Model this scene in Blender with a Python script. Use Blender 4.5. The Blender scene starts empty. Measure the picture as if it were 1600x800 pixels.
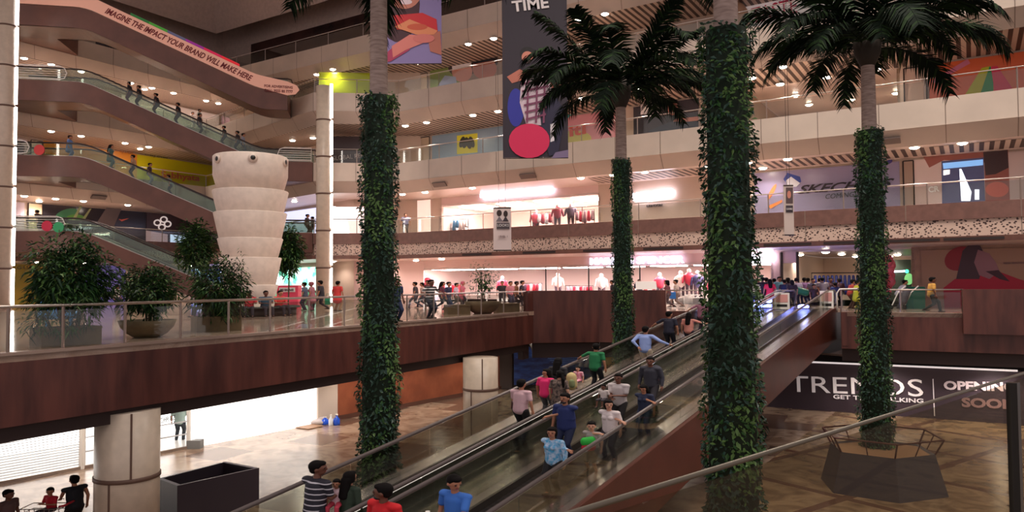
import bpy, math, random
from mathutils import Vector, Matrix
V = Vector
random.seed(7)
C = bpy.context.scene.collection
sc = bpy.context.scene

# ------------------------------------------------------------------ camera, world, exposure
FOC = 1150.0; EYE = 1.6
_p = math.atan(41/FOC); _r = math.radians(0.4)
_f = V((0, math.cos(_p), math.sin(_p))); _u0 = V((0, -math.sin(_p), math.cos(_p))); _x0 = V((1, 0, 0))
_rt = _x0*math.cos(_r) - _u0*math.sin(_r); _up = _u0*math.cos(_r) + _x0*math.sin(_r)
CAM = V((0, 0, EYE))
cd = bpy.data.cameras.new('camera'); cam = bpy.data.objects.new('camera', cd); C.objects.link(cam)
cd.sensor_width = 36; cd.lens = FOC/1600*36; cd.clip_start = 0.05; cd.clip_end = 400
cam.matrix_world = Matrix(((_rt.x, _up.x, -_f.x, 0), (_rt.y, _up.y, -_f.y, 0), (_rt.z, _up.z, -_f.z, EYE), (0, 0, 0, 1)))
sc.camera = cam
world = bpy.data.worlds.new('mall_air'); sc.world = world; world.use_nodes = True
bgn = world.node_tree.nodes['Background']; bgn.inputs[0].default_value = (0.56, 0.49, 0.49, 1); bgn.inputs[1].default_value = 0.72
sc.view_settings.view_transform = 'Standard'; sc.view_settings.look = 'None'; sc.view_settings.gamma = 1
sc.view_settings.use_curve_mapping = False; sc.view_settings.exposure = 0.7
LAMP = 300.0            # watts of a walkway downlight

# ------------------------------------------------------------------ projection helpers
def ray(px, py):
    d = _f*FOC + _rt*(px-800) + _up*(400-py)
    return d/d.y
def PY(px, py, Y): return CAM + ray(px, py)*Y
def PZ(px, py, z):
    d = ray(px, py); return CAM + d*((z-EYE)/d.z)
def proj(p):
    d = p-CAM; k = FOC/d.dot(_f); return 800+d.dot(_rt)*k, 400-d.dot(_up)*k
def ON(px, py, P0, dr):          # pixel ray on a vertical plane through P0 along dr
    n = V((dr[1], -dr[0], 0)); d = ray(px, py)
    return CAM + d*((V((P0[0], P0[1], 0))-V((0, 0, 0))).dot(n)/d.dot(n))
def ONZ(px, z, P0, dr):
    py = 440
    for _ in range(4):
        p = ON(px, py, P0, dr); py = proj(V((p.x, p.y, z)))[1]
    return V((p.x, p.y, z))

# ------------------------------------------------------------------ materials
def lin(c):
    return tuple(((x/255)/12.92 if x/255 <= .04045 else ((x/255+.055)/1.055)**2.4) for x in c)+(1,)
M = {}
def mat(name, rgb, rough=.6, metal=0, emit=None, es=0, var=0, vscale=3, rgb2=None, stretch=None, spec=.5, bump=0, alpha=1):
    if name in M: return M[name]
    m = bpy.data.materials.new(name); m.use_nodes = True; nt = m.node_tree; b = nt.nodes['Principled BSDF']
    b.inputs['Base Color'].default_value = lin(rgb); b.inputs['Roughness'].default_value = rough
    b.inputs['Metallic'].default_value = metal; b.inputs['Specular IOR Level'].default_value = spec
    if emit: b.inputs['Emission Color'].default_value = lin(emit); b.inputs['Emission Strength'].default_value = es
    if rgb2 or var:
        tc = nt.nodes.new('ShaderNodeNewGeometry'); mp = nt.nodes.new('ShaderNodeMapping'); nz = nt.nodes.new('ShaderNodeTexNoise')
        mp.inputs['Scale'].default_value = stretch or (1, 1, 1); nz.inputs['Scale'].default_value = vscale; nz.inputs['Detail'].default_value = 5
        cr = nt.nodes.new('ShaderNodeValToRGB'); cr.color_ramp.elements[0].position = .36; cr.color_ramp.elements[1].position = .64
        c2 = rgb2 or tuple(max(0, x*(1-var)) for x in rgb)
        cr.color_ramp.elements[0].color = lin(c2); cr.color_ramp.elements[1].color = lin(rgb)
        nt.links.new(tc.outputs['Position'], mp.inputs[0]); nt.links.new(mp.outputs[0], nz.inputs[0])
        nt.links.new(nz.outputs[0], cr.inputs[0]); nt.links.new(cr.outputs[0], b.inputs['Base Color'])
        if bump:
            bp = nt.nodes.new('ShaderNodeBump'); bp.inputs['Strength'].default_value = bump; bp.inputs['Distance'].default_value = .02
            nt.links.new(nz.outputs[0], bp.inputs['Height']); nt.links.new(bp.outputs[0], b.inputs['Normal'])
    M[name] = m; return m
def math_node(nt, op, a, b=None, c=None):
    n = nt.nodes.new('ShaderNodeMath'); n.operation = op
    for i, x in enumerate((a, b, c)):
        if x is None: continue
        if isinstance(x, (int, float)): n.inputs[i].default_value = x
        else: nt.links.new(x, n.inputs[i])
    return n.outputs[0]
def glassmat(name, tint, k0=.06, k1=.5, rough=.02):
    m = bpy.data.materials.new(name); m.use_nodes = True; nt = m.node_tree; nt.nodes.clear()
    o = nt.nodes.new('ShaderNodeOutputMaterial'); mx = nt.nodes.new('ShaderNodeMixShader')
    t = nt.nodes.new('ShaderNodeBsdfTransparent'); g = nt.nodes.new('ShaderNodeBsdfGlossy'); g.inputs['Roughness'].default_value = rough
    t.inputs[0].default_value = lin(tint); fr = nt.nodes.new('ShaderNodeFresnel'); fr.inputs[0].default_value = 1.45
    k = math_node(nt, 'MULTIPLY_ADD', fr.outputs[0], k1, k0)
    nt.links.new(k, mx.inputs[0]); nt.links.new(t.outputs[0], mx.inputs[1]); nt.links.new(g.outputs[0], mx.inputs[2]); nt.links.new(mx.outputs[0], o.inputs[0])
    M[name] = m; return m
glass = glassmat('clear_glass', (240, 243, 240), .03, .3); glass_dk = glassmat('tinted_glass', (226, 222, 212), .012, .07)
def stripes(name, dirv, period, duty, c1, c2, rough=.6):
    m = mat(name, c1, rough); nt = m.node_tree; b = nt.nodes['Principled BSDF']
    g = nt.nodes.new('ShaderNodeNewGeometry'); d = nt.nodes.new('ShaderNodeVectorMath'); d.operation = 'DOT_PRODUCT'
    d.inputs[1].default_value = dirv; nt.links.new(g.outputs['Position'], d.inputs[0])
    f = math_node(nt, 'FRACT', math_node(nt, 'DIVIDE', d.outputs['Value'], period)); s = math_node(nt, 'LESS_THAN', f, duty)
    mx = nt.nodes.new('ShaderNodeMix'); mx.data_type = 'RGBA'; mx.inputs[6].default_value = lin(c1); mx.inputs[7].default_value = lin(c2)
    nt.links.new(s, mx.inputs[0]); nt.links.new(mx.outputs[2], b.inputs['Base Color']); return m
vdir = (0.847, -0.53, 0); udir = (0.53, 0.847, 0)
cream = mat('cream_cladding', (214, 196, 180), .45, var=.06, vscale=.4)
cream2 = mat('cream_soffit_panel', (196, 178, 165), .5, var=.06, vscale=.4)
joint = mat('panel_joint', (136, 118, 106), .8)
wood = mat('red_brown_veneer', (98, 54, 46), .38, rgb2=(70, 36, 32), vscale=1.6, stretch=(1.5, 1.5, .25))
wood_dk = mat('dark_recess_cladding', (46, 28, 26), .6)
truss = mat('brown_truss_cladding', (112, 72, 60), .4, var=.12, vscale=.8)
truss_red = mat('russet_truss_cladding', (96, 48, 36), .42, var=.12, vscale=.8)
ceil_m = mat('white_ceiling_board', (214, 196, 188), .35)
slat = stripes('slatted_ceiling', vdir, .46, .48, (196, 176, 162), (72, 56, 50))
wallm = mat('beige_shop_wall', (196, 172, 156), .6, var=.05, vscale=.5)
wall_gr = mat('taupe_bulkhead', (196, 172, 160), .7, var=.06)
wall_pk = mat('pale_pink_bulkhead', (214, 184, 180), .5)
steel = mat('brushed_steel', (200, 190, 182), .28, 1)
steel_b = mat('polished_steel', (214, 204, 196), .22, .92)
steel_d = mat('dark_metal', (70, 60, 58), .35, .8)
black = mat('black_rubber', (26, 22, 22), .35)
rubber = mat('grey_handrail_rubber', (100, 88, 84), .3)
white = mat('white_paint', (232, 226, 220), .45)
led = mat('led_strip', (255, 250, 244), emit=(255, 244, 238), es=7)
lens = mat('downlight_lens', (255, 240, 220), emit=(255, 236, 214), es=26)
treadm = stripes('ribbed_tread', (0.564, 0.826, 0), .22, .45, (40, 35, 33), (14, 12, 12), .4)
bluelamp = mat('blue_lamp', (120, 120, 255), emit=(120, 130, 255), es=16)

def floor_mat(name, base, base2, dark, rough, rot, period, lw, kind):
    m = mat(name, base, rough); nt = m.node_tree; b = nt.nodes['Principled BSDF']
    g = nt.nodes.new('ShaderNodeNewGeometry'); mp = nt.nodes.new('ShaderNodeMapping'); mp.inputs['Rotation'].default_value = (0, 0, rot)
    mp.inputs['Scale'].default_value = (1/period, 1/period, 1/period)
    nt.links.new(g.outputs['Position'], mp.inputs[0]); sp = nt.nodes.new('ShaderNodeSeparateXYZ'); nt.links.new(mp.outputs[0], sp.inputs[0])
    nz = nt.nodes.new('ShaderNodeTexNoise'); nz.inputs['Scale'].default_value = .9; nz.inputs['Detail'].default_value = 8; nz.inputs['Distortion'].default_value = 1.5
    nt.links.new(g.outputs['Position'], nz.inputs[0]); cr = nt.nodes.new('ShaderNodeValToRGB')
    cr.color_ramp.elements[0].position = .35; cr.color_ramp.elements[1].position = .62
    cr.color_ramp.elements[0].color = lin(base2); cr.color_ramp.elements[1].color = lin(base); nt.links.new(nz.outputs[0], cr.inputs[0])
    fx = math_node(nt, 'FRACT', sp.outputs[0]); fy = math_node(nt, 'FRACT', sp.outputs[1])
    if kind == 'lines':
        k = math_node(nt, 'MAXIMUM', math_node(nt, 'LESS_THAN', fx, lw), math_node(nt, 'LESS_THAN', fy, lw))
    else:
        cx = math_node(nt, 'FLOOR', sp.outputs[0]); cy = math_node(nt, 'FLOOR', sp.outputs[1]); cb = nt.nodes.new('ShaderNodeCombineXYZ')
        nt.links.new(cx, cb.inputs[0]); nt.links.new(cy, cb.inputs[1]); wn = nt.nodes.new('ShaderNodeTexWhiteNoise'); wn.noise_dimensions = '2D'
        nt.links.new(cb.outputs[0], wn.inputs['Vector'])
        k = math_node(nt, 'LESS_THAN', wn.outputs['Value'], lw)
        if kind == 'both':
            pass
    mx = nt.nodes.new('ShaderNodeMix'); mx.data_type = 'RGBA'; mx.inputs[7].default_value = lin(dark)
    nt.links.new(cr.outputs[0], mx.inputs[6]); nt.links.new(math_node(nt, 'MULTIPLY', k, .8), mx.inputs[0]); nt.links.new(mx.outputs[2], b.inputs['Base Color'])
    return m
fl0a = floor_mat('beige_marble_with_dark_tiles', (170, 146, 126), (128, 102, 84), (96, 70, 58), .22, .45, 2.0, .26, 'tiles')
fl0b = floor_mat('beige_marble_with_brown_bands', (150, 126, 98), (108, 86, 64), (84, 48, 36), .25, .95, 4.6, .075, 'lines')
fl1 = floor_mat('polished_cream_marble', (206, 180, 162), (178, 148, 130), (150, 118, 104), .1, .55, 3.4, .15, 'tiles')

# ------------------------------------------------------------------ mesh builder
class MB:
    def __init__(s): s.v = []; s.f = []; s.m = []; s.cur = 0
    def add(s, vs, fs):
        o = len(s.v); s.v += [tuple(x) for x in vs]
        for f in fs: s.f.append(tuple(i+o for i in f)); s.m.append(s.cur)
        return s
    def quad(s, a, b, c, d): return s.add([a, b, c, d], [(0, 1, 2, 3)])
    def obox(s, o, a, b, c):       # origin corner + three edge vectors
        o, a, b, c = V(o), V(a), V(b), V(c)
        return s.add([o, o+a, o+a+b, o+b, o+c, o+a+c, o+a+b+c, o+b+c], [(3, 2, 1, 0), (4, 5, 6, 7), (0, 1, 5, 4), (1, 2, 6, 5), (2, 3, 7, 6), (3, 0, 4, 7)])
    def box(s, c, sz, rz=0):
        a = V((math.cos(rz), math.sin(rz), 0))*sz[0]; b = V((-math.sin(rz), math.cos(rz), 0))*sz[1]; h = V((0, 0, sz[2]))
        return s.obox(V(c)-a/2-b/2-h/2, a, b, h)
    def prism(s, poly, z0, z1):
        n = len(poly); vs = [(p[0], p[1], z0) for p in poly]+[(p[0], p[1], z1) for p in poly]
        return s.add(vs, [tuple(range(n-1, -1, -1)), tuple(range(n, 2*n))]+[(i, (i+1) % n, n+(i+1) % n, n+i) for i in range(n)])
    def extr(s, pts, d):           # polygon in 3D pushed along d
        n = len(pts); d = V(d); vs = [V(p) for p in pts]+[V(p)+d for p in pts]
        return s.add(vs, [tuple(range(n-1, -1, -1)), tuple(range(n, 2*n))]+[(i, (i+1) % n, n+(i+1) % n, n+i) for i in range(n)])
    def tube(s, pts, r, n=8, r1=None, cap=True):
        pts = [V(p) for p in pts]; L = len(pts); vs = []; side = None
        for i, p in enumerate(pts):
            t = (pts[min(i+1, L-1)]-pts[max(i-1, 0)]).normalized()
            if side is None: side = t.orthogonal().normalized()
            side = (side-t*side.dot(t)).normalized(); w = t.cross(side)
            rr = r if r1 is None else r+(r1-r)*i/(L-1)
            vs += [p+(side*math.cos(2*math.pi*k/n)+w*math.sin(2*math.pi*k/n))*rr for k in range(n)]
        fs = [(i*n+k, i*n+(k+1) % n, (i+1)*n+(k+1) % n, (i+1)*n+k) for i in range(L-1) for k in range(n)]
        if cap: fs += [tuple(range(n-1, -1, -1)), tuple(range((L-1)*n, L*n))]
        return s.add(vs, fs)
    def lathe(s, prof, c=(0, 0, 0), n=24):
        vs = [(c[0]+r*math.cos(2*math.pi*k/n), c[1]+r*math.sin(2*math.pi*k/n), c[2]+z) for r, z in prof for k in range(n)]; L = len(prof)
        return s.add(vs, [(i*n+k, i*n+(k+1) % n, (i+1)*n+(k+1) % n, (i+1)*n+k) for i in range(L-1) for k in range(n)]+[tuple(range(n-1, -1, -1)), tuple(range((L-1)*n, L*n))])
    def capsule(s, p0, p1, r0, r1, side=(1, 0, 0), wx=1, n=12):
        p0, p1 = V(p0), V(p1); w = (p1-p0); L = w.length or 1e-4; w = w/L if L > 1e-4 else V((0, 0, 1))
        u = V(side); u = (u-w*u.dot(w))
        if u.length < 1e-3: u = w.orthogonal()
        u.normalize(); v = w.cross(u); vs = []; rings = []
        for a in (-80, -50, -20, 0): rings.append((p0+w*r0*math.sin(math.radians(a)), r0*math.cos(math.radians(a))))
        for a in (0, 20, 50, 80): rings.append((p1+w*r1*math.sin(math.radians(a)), r1*math.cos(math.radians(a))))
        for c, r in rings: vs += [c+(u*math.cos(2*math.pi*k/n)*wx+v*math.sin(2*math.pi*k/n))*r for k in range(n)]
        R = len(rings)
        return s.add(vs, [(i*n+k, i*n+(k+1) % n, (i+1)*n+(k+1) % n, (i+1)*n+k) for i in range(R-1) for k in range(n)]+[tuple(range(n-1, -1, -1)), tuple(range((R-1)*n, R*n))])
    def ball(s, c, r, n=14, m=9):
        vs = []; c = V(c); r = r if hasattr(r, '__len__') else (r, r, r)
        for i in range(1, m):
            a = math.pi*i/m
            vs += [c+V((r[0]*math.sin(a)*math.cos(2*math.pi*k/n), r[1]*math.sin(a)*math.sin(2*math.pi*k/n), -r[2]*math.cos(a))) for k in range(n)]
        vs += [c-V((0, 0, r[2])), c+V((0, 0, r[2]))]; b = (m-1)*n
        fs = [(i*n+k, i*n+(k+1) % n, (i+1)*n+(k+1) % n, (i+1)*n+k) for i in range(m-2) for k in range(n)]
        fs += [(b, (k+1) % n, k) for k in range(n)]+[((m-2)*n+k, (m-2)*n+(k+1) % n, b+1) for k in range(n)]
        return s.add(vs, fs)
    def mesh(s, name, mats, smooth=False, off=None):
        me = bpy.data.meshes.new(name); vs = s.v
        if off is not None: vs = [(x[0]-off[0], x[1]-off[1], x[2]-off[2]) for x in vs]
        me.from_pydata(vs, [], s.f)
        if not isinstance(mats, (list, tuple)): mats = [mats]
        for m in mats: me.materials.append(m)
        if len(mats) > 1: me.polygons.foreach_set('material_index', s.m)
        if smooth: me.polygons.foreach_set('use_smooth', [True]*len(me.polygons))
        me.update(); return me
def link(name, me, parent=None):
    o = bpy.data.objects.new(name, me); C.objects.link(o)
    if parent: o.parent = parent
    return o
def part(name, mb, mats, parent, smooth=False, label=None, local=False):
    """mesh in world coordinates made a child of an unrotated thing"""
    o = link(name, mb.mesh(name, mats, smooth, None if local else parent.location), parent)
    if label: o['label'] = label
    return o
def tag(o, label, cat, group=None):
    o['label'] = label; o['category'] = cat
    if group: o['group'] = group
    return o
def thing(name, label, cat, loc, group=None):
    o = bpy.data.objects.new(name, None); C.objects.link(o); o.location = V(loc); o.empty_display_size = .1
    return tag(o, label, cat, group)
def solo(name, mb, mats, label, cat, group=None, smooth=False, loc=None):
    loc = V(loc) if loc is not None else V(mb.v[0])
    o = link(name, mb.mesh(name, mats, smooth, loc)); o.location = loc; return tag(o, label, cat, group)
def struct(name, mb, mats, smooth=False):
    o = link(name, mb.mesh(name, mats, smooth)); o['kind'] = 'structure'; return o
def copytree(o, parent=None):
    c = o.copy(); C.objects.link(c)
    if parent: c.parent = parent
    for ch in o.children: copytree(ch, c)
    return c
def textmesh(s, width, height, depth=.02, shear=0, bold=0):
    cu = bpy.data.curves.new('lettering', 'FONT'); cu.body = s; cu.extrude = depth; cu.shear = shear; cu.offset = bold; cu.resolution_u = 3
    o = bpy.data.objects.new('lettering', cu); C.objects.link(o); dg = bpy.context.evaluated_depsgraph_get(); dg.update()
    me = bpy.data.meshes.new_from_object(o.evaluated_get(dg)); bpy.data.objects.remove(o)
    xs = [v.co.x for v in me.vertices]; ys = [v.co.y for v in me.vertices]; x0, y0 = min(xs), min(ys); w = max(xs)-x0; h = max(ys)-y0
    for v in me.vertices: v.co.x = (v.co.x-x0)*width/w; v.co.y = (v.co.y-y0)*height/h
    return me
def text(s, A, B, h, m, parent=None, name='lettering', depth=.02, up=(0, 0, 1), shear=0, bold=0):
    """lettering whose baseline runs from A to B (world), height h"""
    A, B = V(A), V(B); r = (B-A); w = r.length; r.normalize(); n = r.cross(V(up)).normalized(); u = n.cross(r)
    me = textmesh(s, w, h, depth, shear, bold); me.transform(Matrix(((r.x, u.x, n.x, A.x), (r.y, u.y, n.y, A.y), (r.z, u.z, n.z, A.z), (0, 0, 0, 1))))
    me.materials.clear(); me.materials.append(m)
    if parent: me.transform(Matrix.Translation(-parent.location))
    o = link(name, me, parent); return o

# ------------------------------------------------------------------ the plan of the place
P0, P1, P2, P3 = 0.0, 5.5, 11.0, 16.5; LZ = {1: 0.0, 2: 5.5, 3: 11.0, 4: 16.5, 5: 22.0}; G = -5.6
A_, B_, C_, D_, E_, E2_ = V((-46, 44.2)), V((-29.5, 70.6)), V((-15.4, 56.9)), V((-8.9, 57.5)), V((25.0, 36.0)), V((42, 25.2))
EDGE = [A_, B_, C_, D_, E_, E2_]; EDGE5 = [A_, V((-29.3, 70.9)), V((25.5, 36.0)), V((42, 25.5))]
def offs(poly, d):               # offset away from the void (left of travel)
    out = []
    for i, p in enumerate(poly):
        ds = []
        if i > 0: ds.append((p-poly[i-1]).normalized())
        if i < len(poly)-1: ds.append((poly[i+1]-p).normalized())
        ns = [V((-q.y, q.x)) for q in ds]; n = ns[0] if len(ns) == 1 else (ns[0]+ns[1]).normalized(); k = 1/max(.5, n.dot(ns[0]))
        out.append(p+n*d*k)
    return out
def strip(mb, poly, o0, z0, o1, z1, joints=0):
    a = offs(poly, o0); b = offs(poly, o1)
    for i in range(len(poly)-1):
        mb.quad((a[i].x, a[i].y, z0), (a[i+1].x, a[i+1].y, z0), (b[i+1].x, b[i+1].y, z1), (b[i].x, b[i].y, z1))
        if joints:
            mb.cur = 1; L = (poly[i+1]-poly[i]).length; n = max(1, round(L/joints)); q = .02/L
            for k in range(n+1):
                t0, t1 = max(0, k/n-q), min(1, k/n+q); e = [a[i].lerp(a[i+1], t0), a[i].lerp(a[i+1], t1), b[i].lerp(b[i+1], t1), b[i].lerp(b[i+1], t0)]
                nn = (a[i+1]-a[i]).normalized(); nn = V((nn.y, -nn.x))*.012
                mb.quad(*[((x+nn).x, (x+nn).y, zz) for x, zz in zip(e, (z0, z0, z1, z1))])
            mb.cur = 0
WOFF = 5.4
WALL = offs(EDGE, WOFF)
WP = (WALL[3], (WALL[4]-WALL[3]).normalized())        # the long shop wall on the right: point and direction
WPL = (WALL[0], (WALL[1]-WALL[0]).normalized())        # the shop wall on the far left
WPC = (WALL[2], (WALL[3]-WALL[2]).normalized())
def onw(px, py, inset=0, w=None):
    w = w or WP; n = V((w[1].y, -w[1].x)); p = w[0]+n*inset; return ON(px, py, p, w[1])
def onwz(px, z, inset=0, w=None):
    w = w or WP; n = V((w[1].y, -w[1].x)); p = w[0]+n*inset; return ONZ(px, z, p, w[1])

# travelator frame
TD = V((0.5641, 0.8257, 0)); TN = V((0.8257, -0.5641, 0)); TM = 0.12295; AL0 = 43.47
def T(al, lat, h=0): p = TD*al+TN*lat; return V((p.x, p.y, TM*min(0, al-AL0)+h))
def t_at(px, lat):               # along-coordinate of a rider seen at pixel column px
    k = (px-800)/FOC
    for _ in range(3):
        Y = lat/(TN.x*k+TN.y); al = Y*(TD.x*k+TD.y)
        x, y = proj(T(al, lat, .9)); k += (px-x)/FOC
    return al
# ================================================================== STRUCTURE
# upper walkways
def walkway(lv):
    z = LZ[lv]; E = EDGE5 if lv == 5 else EDGE
    if lv == 2:
        m = MB(); strip(m, E, 0, z, 0, z-.85, 5); m.quad(*[(p.x, p.y, z) for p in (E[4], E[4]+V((.01, 0)), E[5], E[5])]) if 0 else None
        struct('trim_1', m, [mat('brown_fascia', (126, 88, 78), .42, var=.1), joint])
        m = MB(); strip(m, E, .12, z-.85, .12, z-1.72, 5); struct('trim_2', m, [perf, joint])
        m = MB(); strip(m, E, .0, z-.85, .12, z-.85); strip(m, E, .12, z-1.72, -.06, z-1.72); strip(m, E, -.06, z-1.72, 0, z-2.0); struct('trim_3', m, [mat('brown_fascia', (150, 98, 84)), joint])
        m = MB()
        strip(m, E, 0, z-2.0, 9, z-2.0); struct('ceiling', m, ceil_m)
    else:
        m = MB(); strip(m, E, 0, z, 0, z-1.42, 3.1); struct('trim_4', m, [cream, joint])
        m = MB(); strip(m, E, 0, z-1.42, -.05, z-1.44); strip(m, E, -.05, z-1.44, .9, z-2.25, 3.1); struct('trim_5', m, [cream2, joint])
        m = MB(); strip(m, E, .9, z-2.25, 11, z-2.25)
        struct('ceiling', m, slat if lv > 3 else ceil_m)
        if lv == 3:             # the slatted bays over the right half and the left wing
            m = MB()
            for q0, q1 in ((0, 1),):
                pass
            a = offs(E, 1.6); b = offs(E, 4.6); s = a[3].lerp(a[4], .40); t = b[3].lerp(b[4], .40)
            m.quad((s.x, s.y, z-2.27), (a[4].x, a[4].y, z-2.27), (b[4].x, b[4].y, z-2.27), (t.x, t.y, z-2.27)); m.quad((a[4].x, a[4].y, z-2.27), (a[5].x, a[5].y, z-2.27), (b[5].x, b[5].y, z-2.27), (b[4].x, b[4].y, z-2.27))
            struct('ceiling', m, slat)
    m = MB(); strip(m, E, 0, z, 9, z); struct('floor', m, fl1)
perf = mat('perforated_screen', (208, 180, 164), .5)
nt = perf.node_tree; b = nt.nodes['Principled BSDF']; g = nt.nodes.new('ShaderNodeNewGeometry'); vo = nt.nodes.new('ShaderNodeTexVoronoi'); vo.feature = 'F1'; vo.inputs['Scale'].default_value = 6.5
mp = nt.nodes.new('ShaderNodeMapping'); mp.inputs['Scale'].default_value = (1.0, 1.0, 1.3); mp.inputs['Rotation'].default_value = (0.5, 0.4, 0)
nt.links.new(g.outputs['Position'], mp.inputs[0]); nt.links.new(mp.outputs[0], vo.inputs[0])
k = math_node(nt, 'LESS_THAN', vo.outputs['Distance'], .36); mx = nt.nodes.new('ShaderNodeMix'); mx.data_type = 'RGBA'
mx.inputs[6].default_value = lin((208, 180, 164)); mx.inputs[7].default_value = lin((70, 44, 40)); nt.links.new(k, mx.inputs[0]); nt.links.new(mx.outputs[2], b.inputs['Base Color'])
for lv in (2, 3, 4, 5): walkway(lv)

# roof and the bulkhead above the top walkway
m = MB(); m.prism([(-60, 35), (-60, 100), (60, 100), (60, 20), (30, 20), (5, 35)], 33, 33.4); struct('ceiling', m, wall_gr)
m = MB(); w5 = offs(EDGE5, WOFF)
for i in range(3): m.quad((w5[i].x, w5[i].y, 22), (w5[i+1].x, w5[i+1].y, 22), (w5[i+1].x, w5[i+1].y, 33), (w5[i].x, w5[i].y, 33))
struct('wall_top', m, wall_gr)
m = MB()
strip(m, EDGE5, 2.5, 27.2, 0.2, 33); struct('wall_upper_bulkhead', m, wall_gr)

# shop walls behind the walkways (a lintel / wall on every level)
def wallseg(name, w, x0, x1, z0, z1, m_, th=.25, inset=0, at=None):
    """a wall between pixel columns x0 and x1 on the wall line w"""
    zz = (z0+z1)/2 if at is None else at; a = onwz(x0, zz, inset, w); b = onwz(x1, zz, inset, w); d = (b-a).normalized(); n = V((-d.y, d.x, 0))
    mb = MB(); mb.obox((a.x, a.y, z0), V((b.x-a.x, b.y-a.y, 0)), n*th, (0, 0, z1-z0)); return struct(name, mb, m_), a, b, n
for lv in (2, 3, 4):
    z = LZ[lv]; h = 3.4
    m = MB()
    for i in (0, 1, 2):
        a, b = WALL[i], WALL[i+1]; m.quad((a.x, a.y, z), (b.x, b.y, z), (b.x, b.y, z+h), (a.x, a.y, z+h))
    struct('wall_left', m, wallm)
# right-hand shop walls with their openings
wallseg('wall_right', WP, 560, 1166, 11, 14.3, wallm); wallseg('wall_right', WP, 1402, 1800, 11, 14.3, wallm)
wallseg('wall_right', WP, 560, 1900, 16.5, 20, wallm)
wallseg('wall_right', WP, 560, 690, 5.5, 8.8, wallm); wallseg('wall_right', WP, 935, 1700, 5.5, 8.8, wallm)
wallseg('wall_right', WP, 690, 935, 8.05, 8.8, wall_pk)
# recessed passage on the third level
def recess(x0, x1, z0, z1, dep, wm, name='wall_passage', w=WP, back=True, cm=None, flm=None):
    zz = (z0+z1)/2; a = onwz(x0, zz, 0, w); b = onwz(x1, zz, 0, w); d = (b-a).normalized(); n = V((-d.y, d.x, 0)); L = (b-a).length
    a.z = b.z = 0
    mb = MB(); o = a+V((0, 0, z0)); H = V((0, 0, z1-z0))
    mb.obox(o-d*.15, d*.15, n*dep, H); mb.obox(o+d*L, d*.15, n*dep, H)
    if back: mb.obox(o+n*dep, d*L, n*.15, H)
    struct(name, mb, wm)
    mb = MB(); mb.obox(o+H+V((0, 0, .01)), d*L, n*dep, (0, 0, .1)); struct('ceiling', mb, cm or ceil_m)
    mb = MB(); mb.obox(o-V((0, 0, .1)), d*L, n*dep, (0, 0, .1)); struct('floor', mb, flm or fl1)
    return a, b, d, n
recess(1166, 1402, 11, 14.2, 12, mat('tan_passage_wall', (150, 120, 92), .6))

# ---- level 1: floor slab with its fascias
LE = [V((-30.7, -15.3)), V((-12.05, 17.37)), V((.85, 39.96))]                 # left edge
tl = lambda al, lat: V((T(al, lat).x, T(al, lat).y))
N0, N1, N2, N3 = tl(38.6, -14.1), tl(44.6, -14.1), tl(44.6, -8.15), tl(39.3, -7.3)
RE = [V((16.6, 37.2)), V((22.0, 34.4)), V((34, 28.2))]
front = LE+[V((1.25, 40.85)), V((4.85, 41.05)), V((8.25, 39.75)), N0, N1, N2]+RE
poly = front+[V((60, 60)), V((60, 110)), V((-80, 110)), V((-80, -15))]
m = MB(); m.prism([(p.x, p.y) for p in poly], -.22, 0); o = struct('floor', m, fl1)
def fascia(pts, z0, z1, th, mt, out=.0, name='trim_6'):
    mb = MB()
    for i in range(len(pts)-1):
        a, b = pts[i], pts[i+1]; d = (b-a).normalized(); n = V((-d.y, d.x)); e = .04
        mb.obox((a.x-n.x*out-d.x*e, a.y-n.y*out-d.y*e, z0), V((b.x-a.x+d.x*2*e, b.y-a.y+d.y*2*e, 0)), V((n.x*th, n.y*th, 0)), (0, 0, z1-z0))
    return struct(name, mb, mt)
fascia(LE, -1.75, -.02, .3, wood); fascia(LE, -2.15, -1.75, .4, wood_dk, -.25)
m = MB()
for i in range(2):                                                    # polished stone nosing along the floor edge
    a, b = LE[i], LE[i+1]; d = (b-a).normalized(); n = V((-d.y, d.x)); m.obox((a.x-n.x*.06, a.y-n.y*.06, -.06), V((b.x-a.x, b.y-a.y, 0)), V((n.x*.3, n.y*.3, 0)), (0, 0, .075))
struct('trim_7', m, mat('grey_stone_nosing', (150, 128, 116), .3))
BX = [V((.85, 39.96)), V((1.15, 40.7)), V((4.8, 40.9)), V((8.2, 39.6))]
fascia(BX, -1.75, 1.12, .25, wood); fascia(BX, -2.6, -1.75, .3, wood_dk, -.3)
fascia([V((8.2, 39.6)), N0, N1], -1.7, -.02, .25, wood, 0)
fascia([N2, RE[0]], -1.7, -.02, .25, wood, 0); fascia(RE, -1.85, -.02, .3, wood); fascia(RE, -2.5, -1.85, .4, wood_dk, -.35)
a1 = ONZ(1505, 0, RE[0], (RE[1]-RE[0])); a1 = V((a1.x, a1.y)); dd = (RE[2]-RE[1]).normalized(); nn = V((-dd.y, dd.x))
q0 = a1-nn*.5
fascia([q0, q0+dd*12], -.95, 1.12, .7, wood, 0)
# underside of level 1
m = MB(); m.prism([(p.x, p.y) for p in offs(LE, .5)]+[(.8, 60), (-60, 60), (-60, -15)], -2.15, -2.1); struct('ceiling', m, mat('dark_soffit', (92, 72, 66), .5))
m = MB(); m.prism([(1.2, 42.2), (8.4, 40.5), (12, 48), (18.2, 39.0), (34, 30), (60, 40), (60, 60), (.8, 60)], -2.5, -2.4); struct('ceiling', m, mat('dark_soffit', (92, 72, 66), .5))
# the slab the photographer stands on is only its edge
RP = V((.0, 1.47)); RD = (V((2.57, 3.7))-V((.14, 1.6))).normalized()

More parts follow.
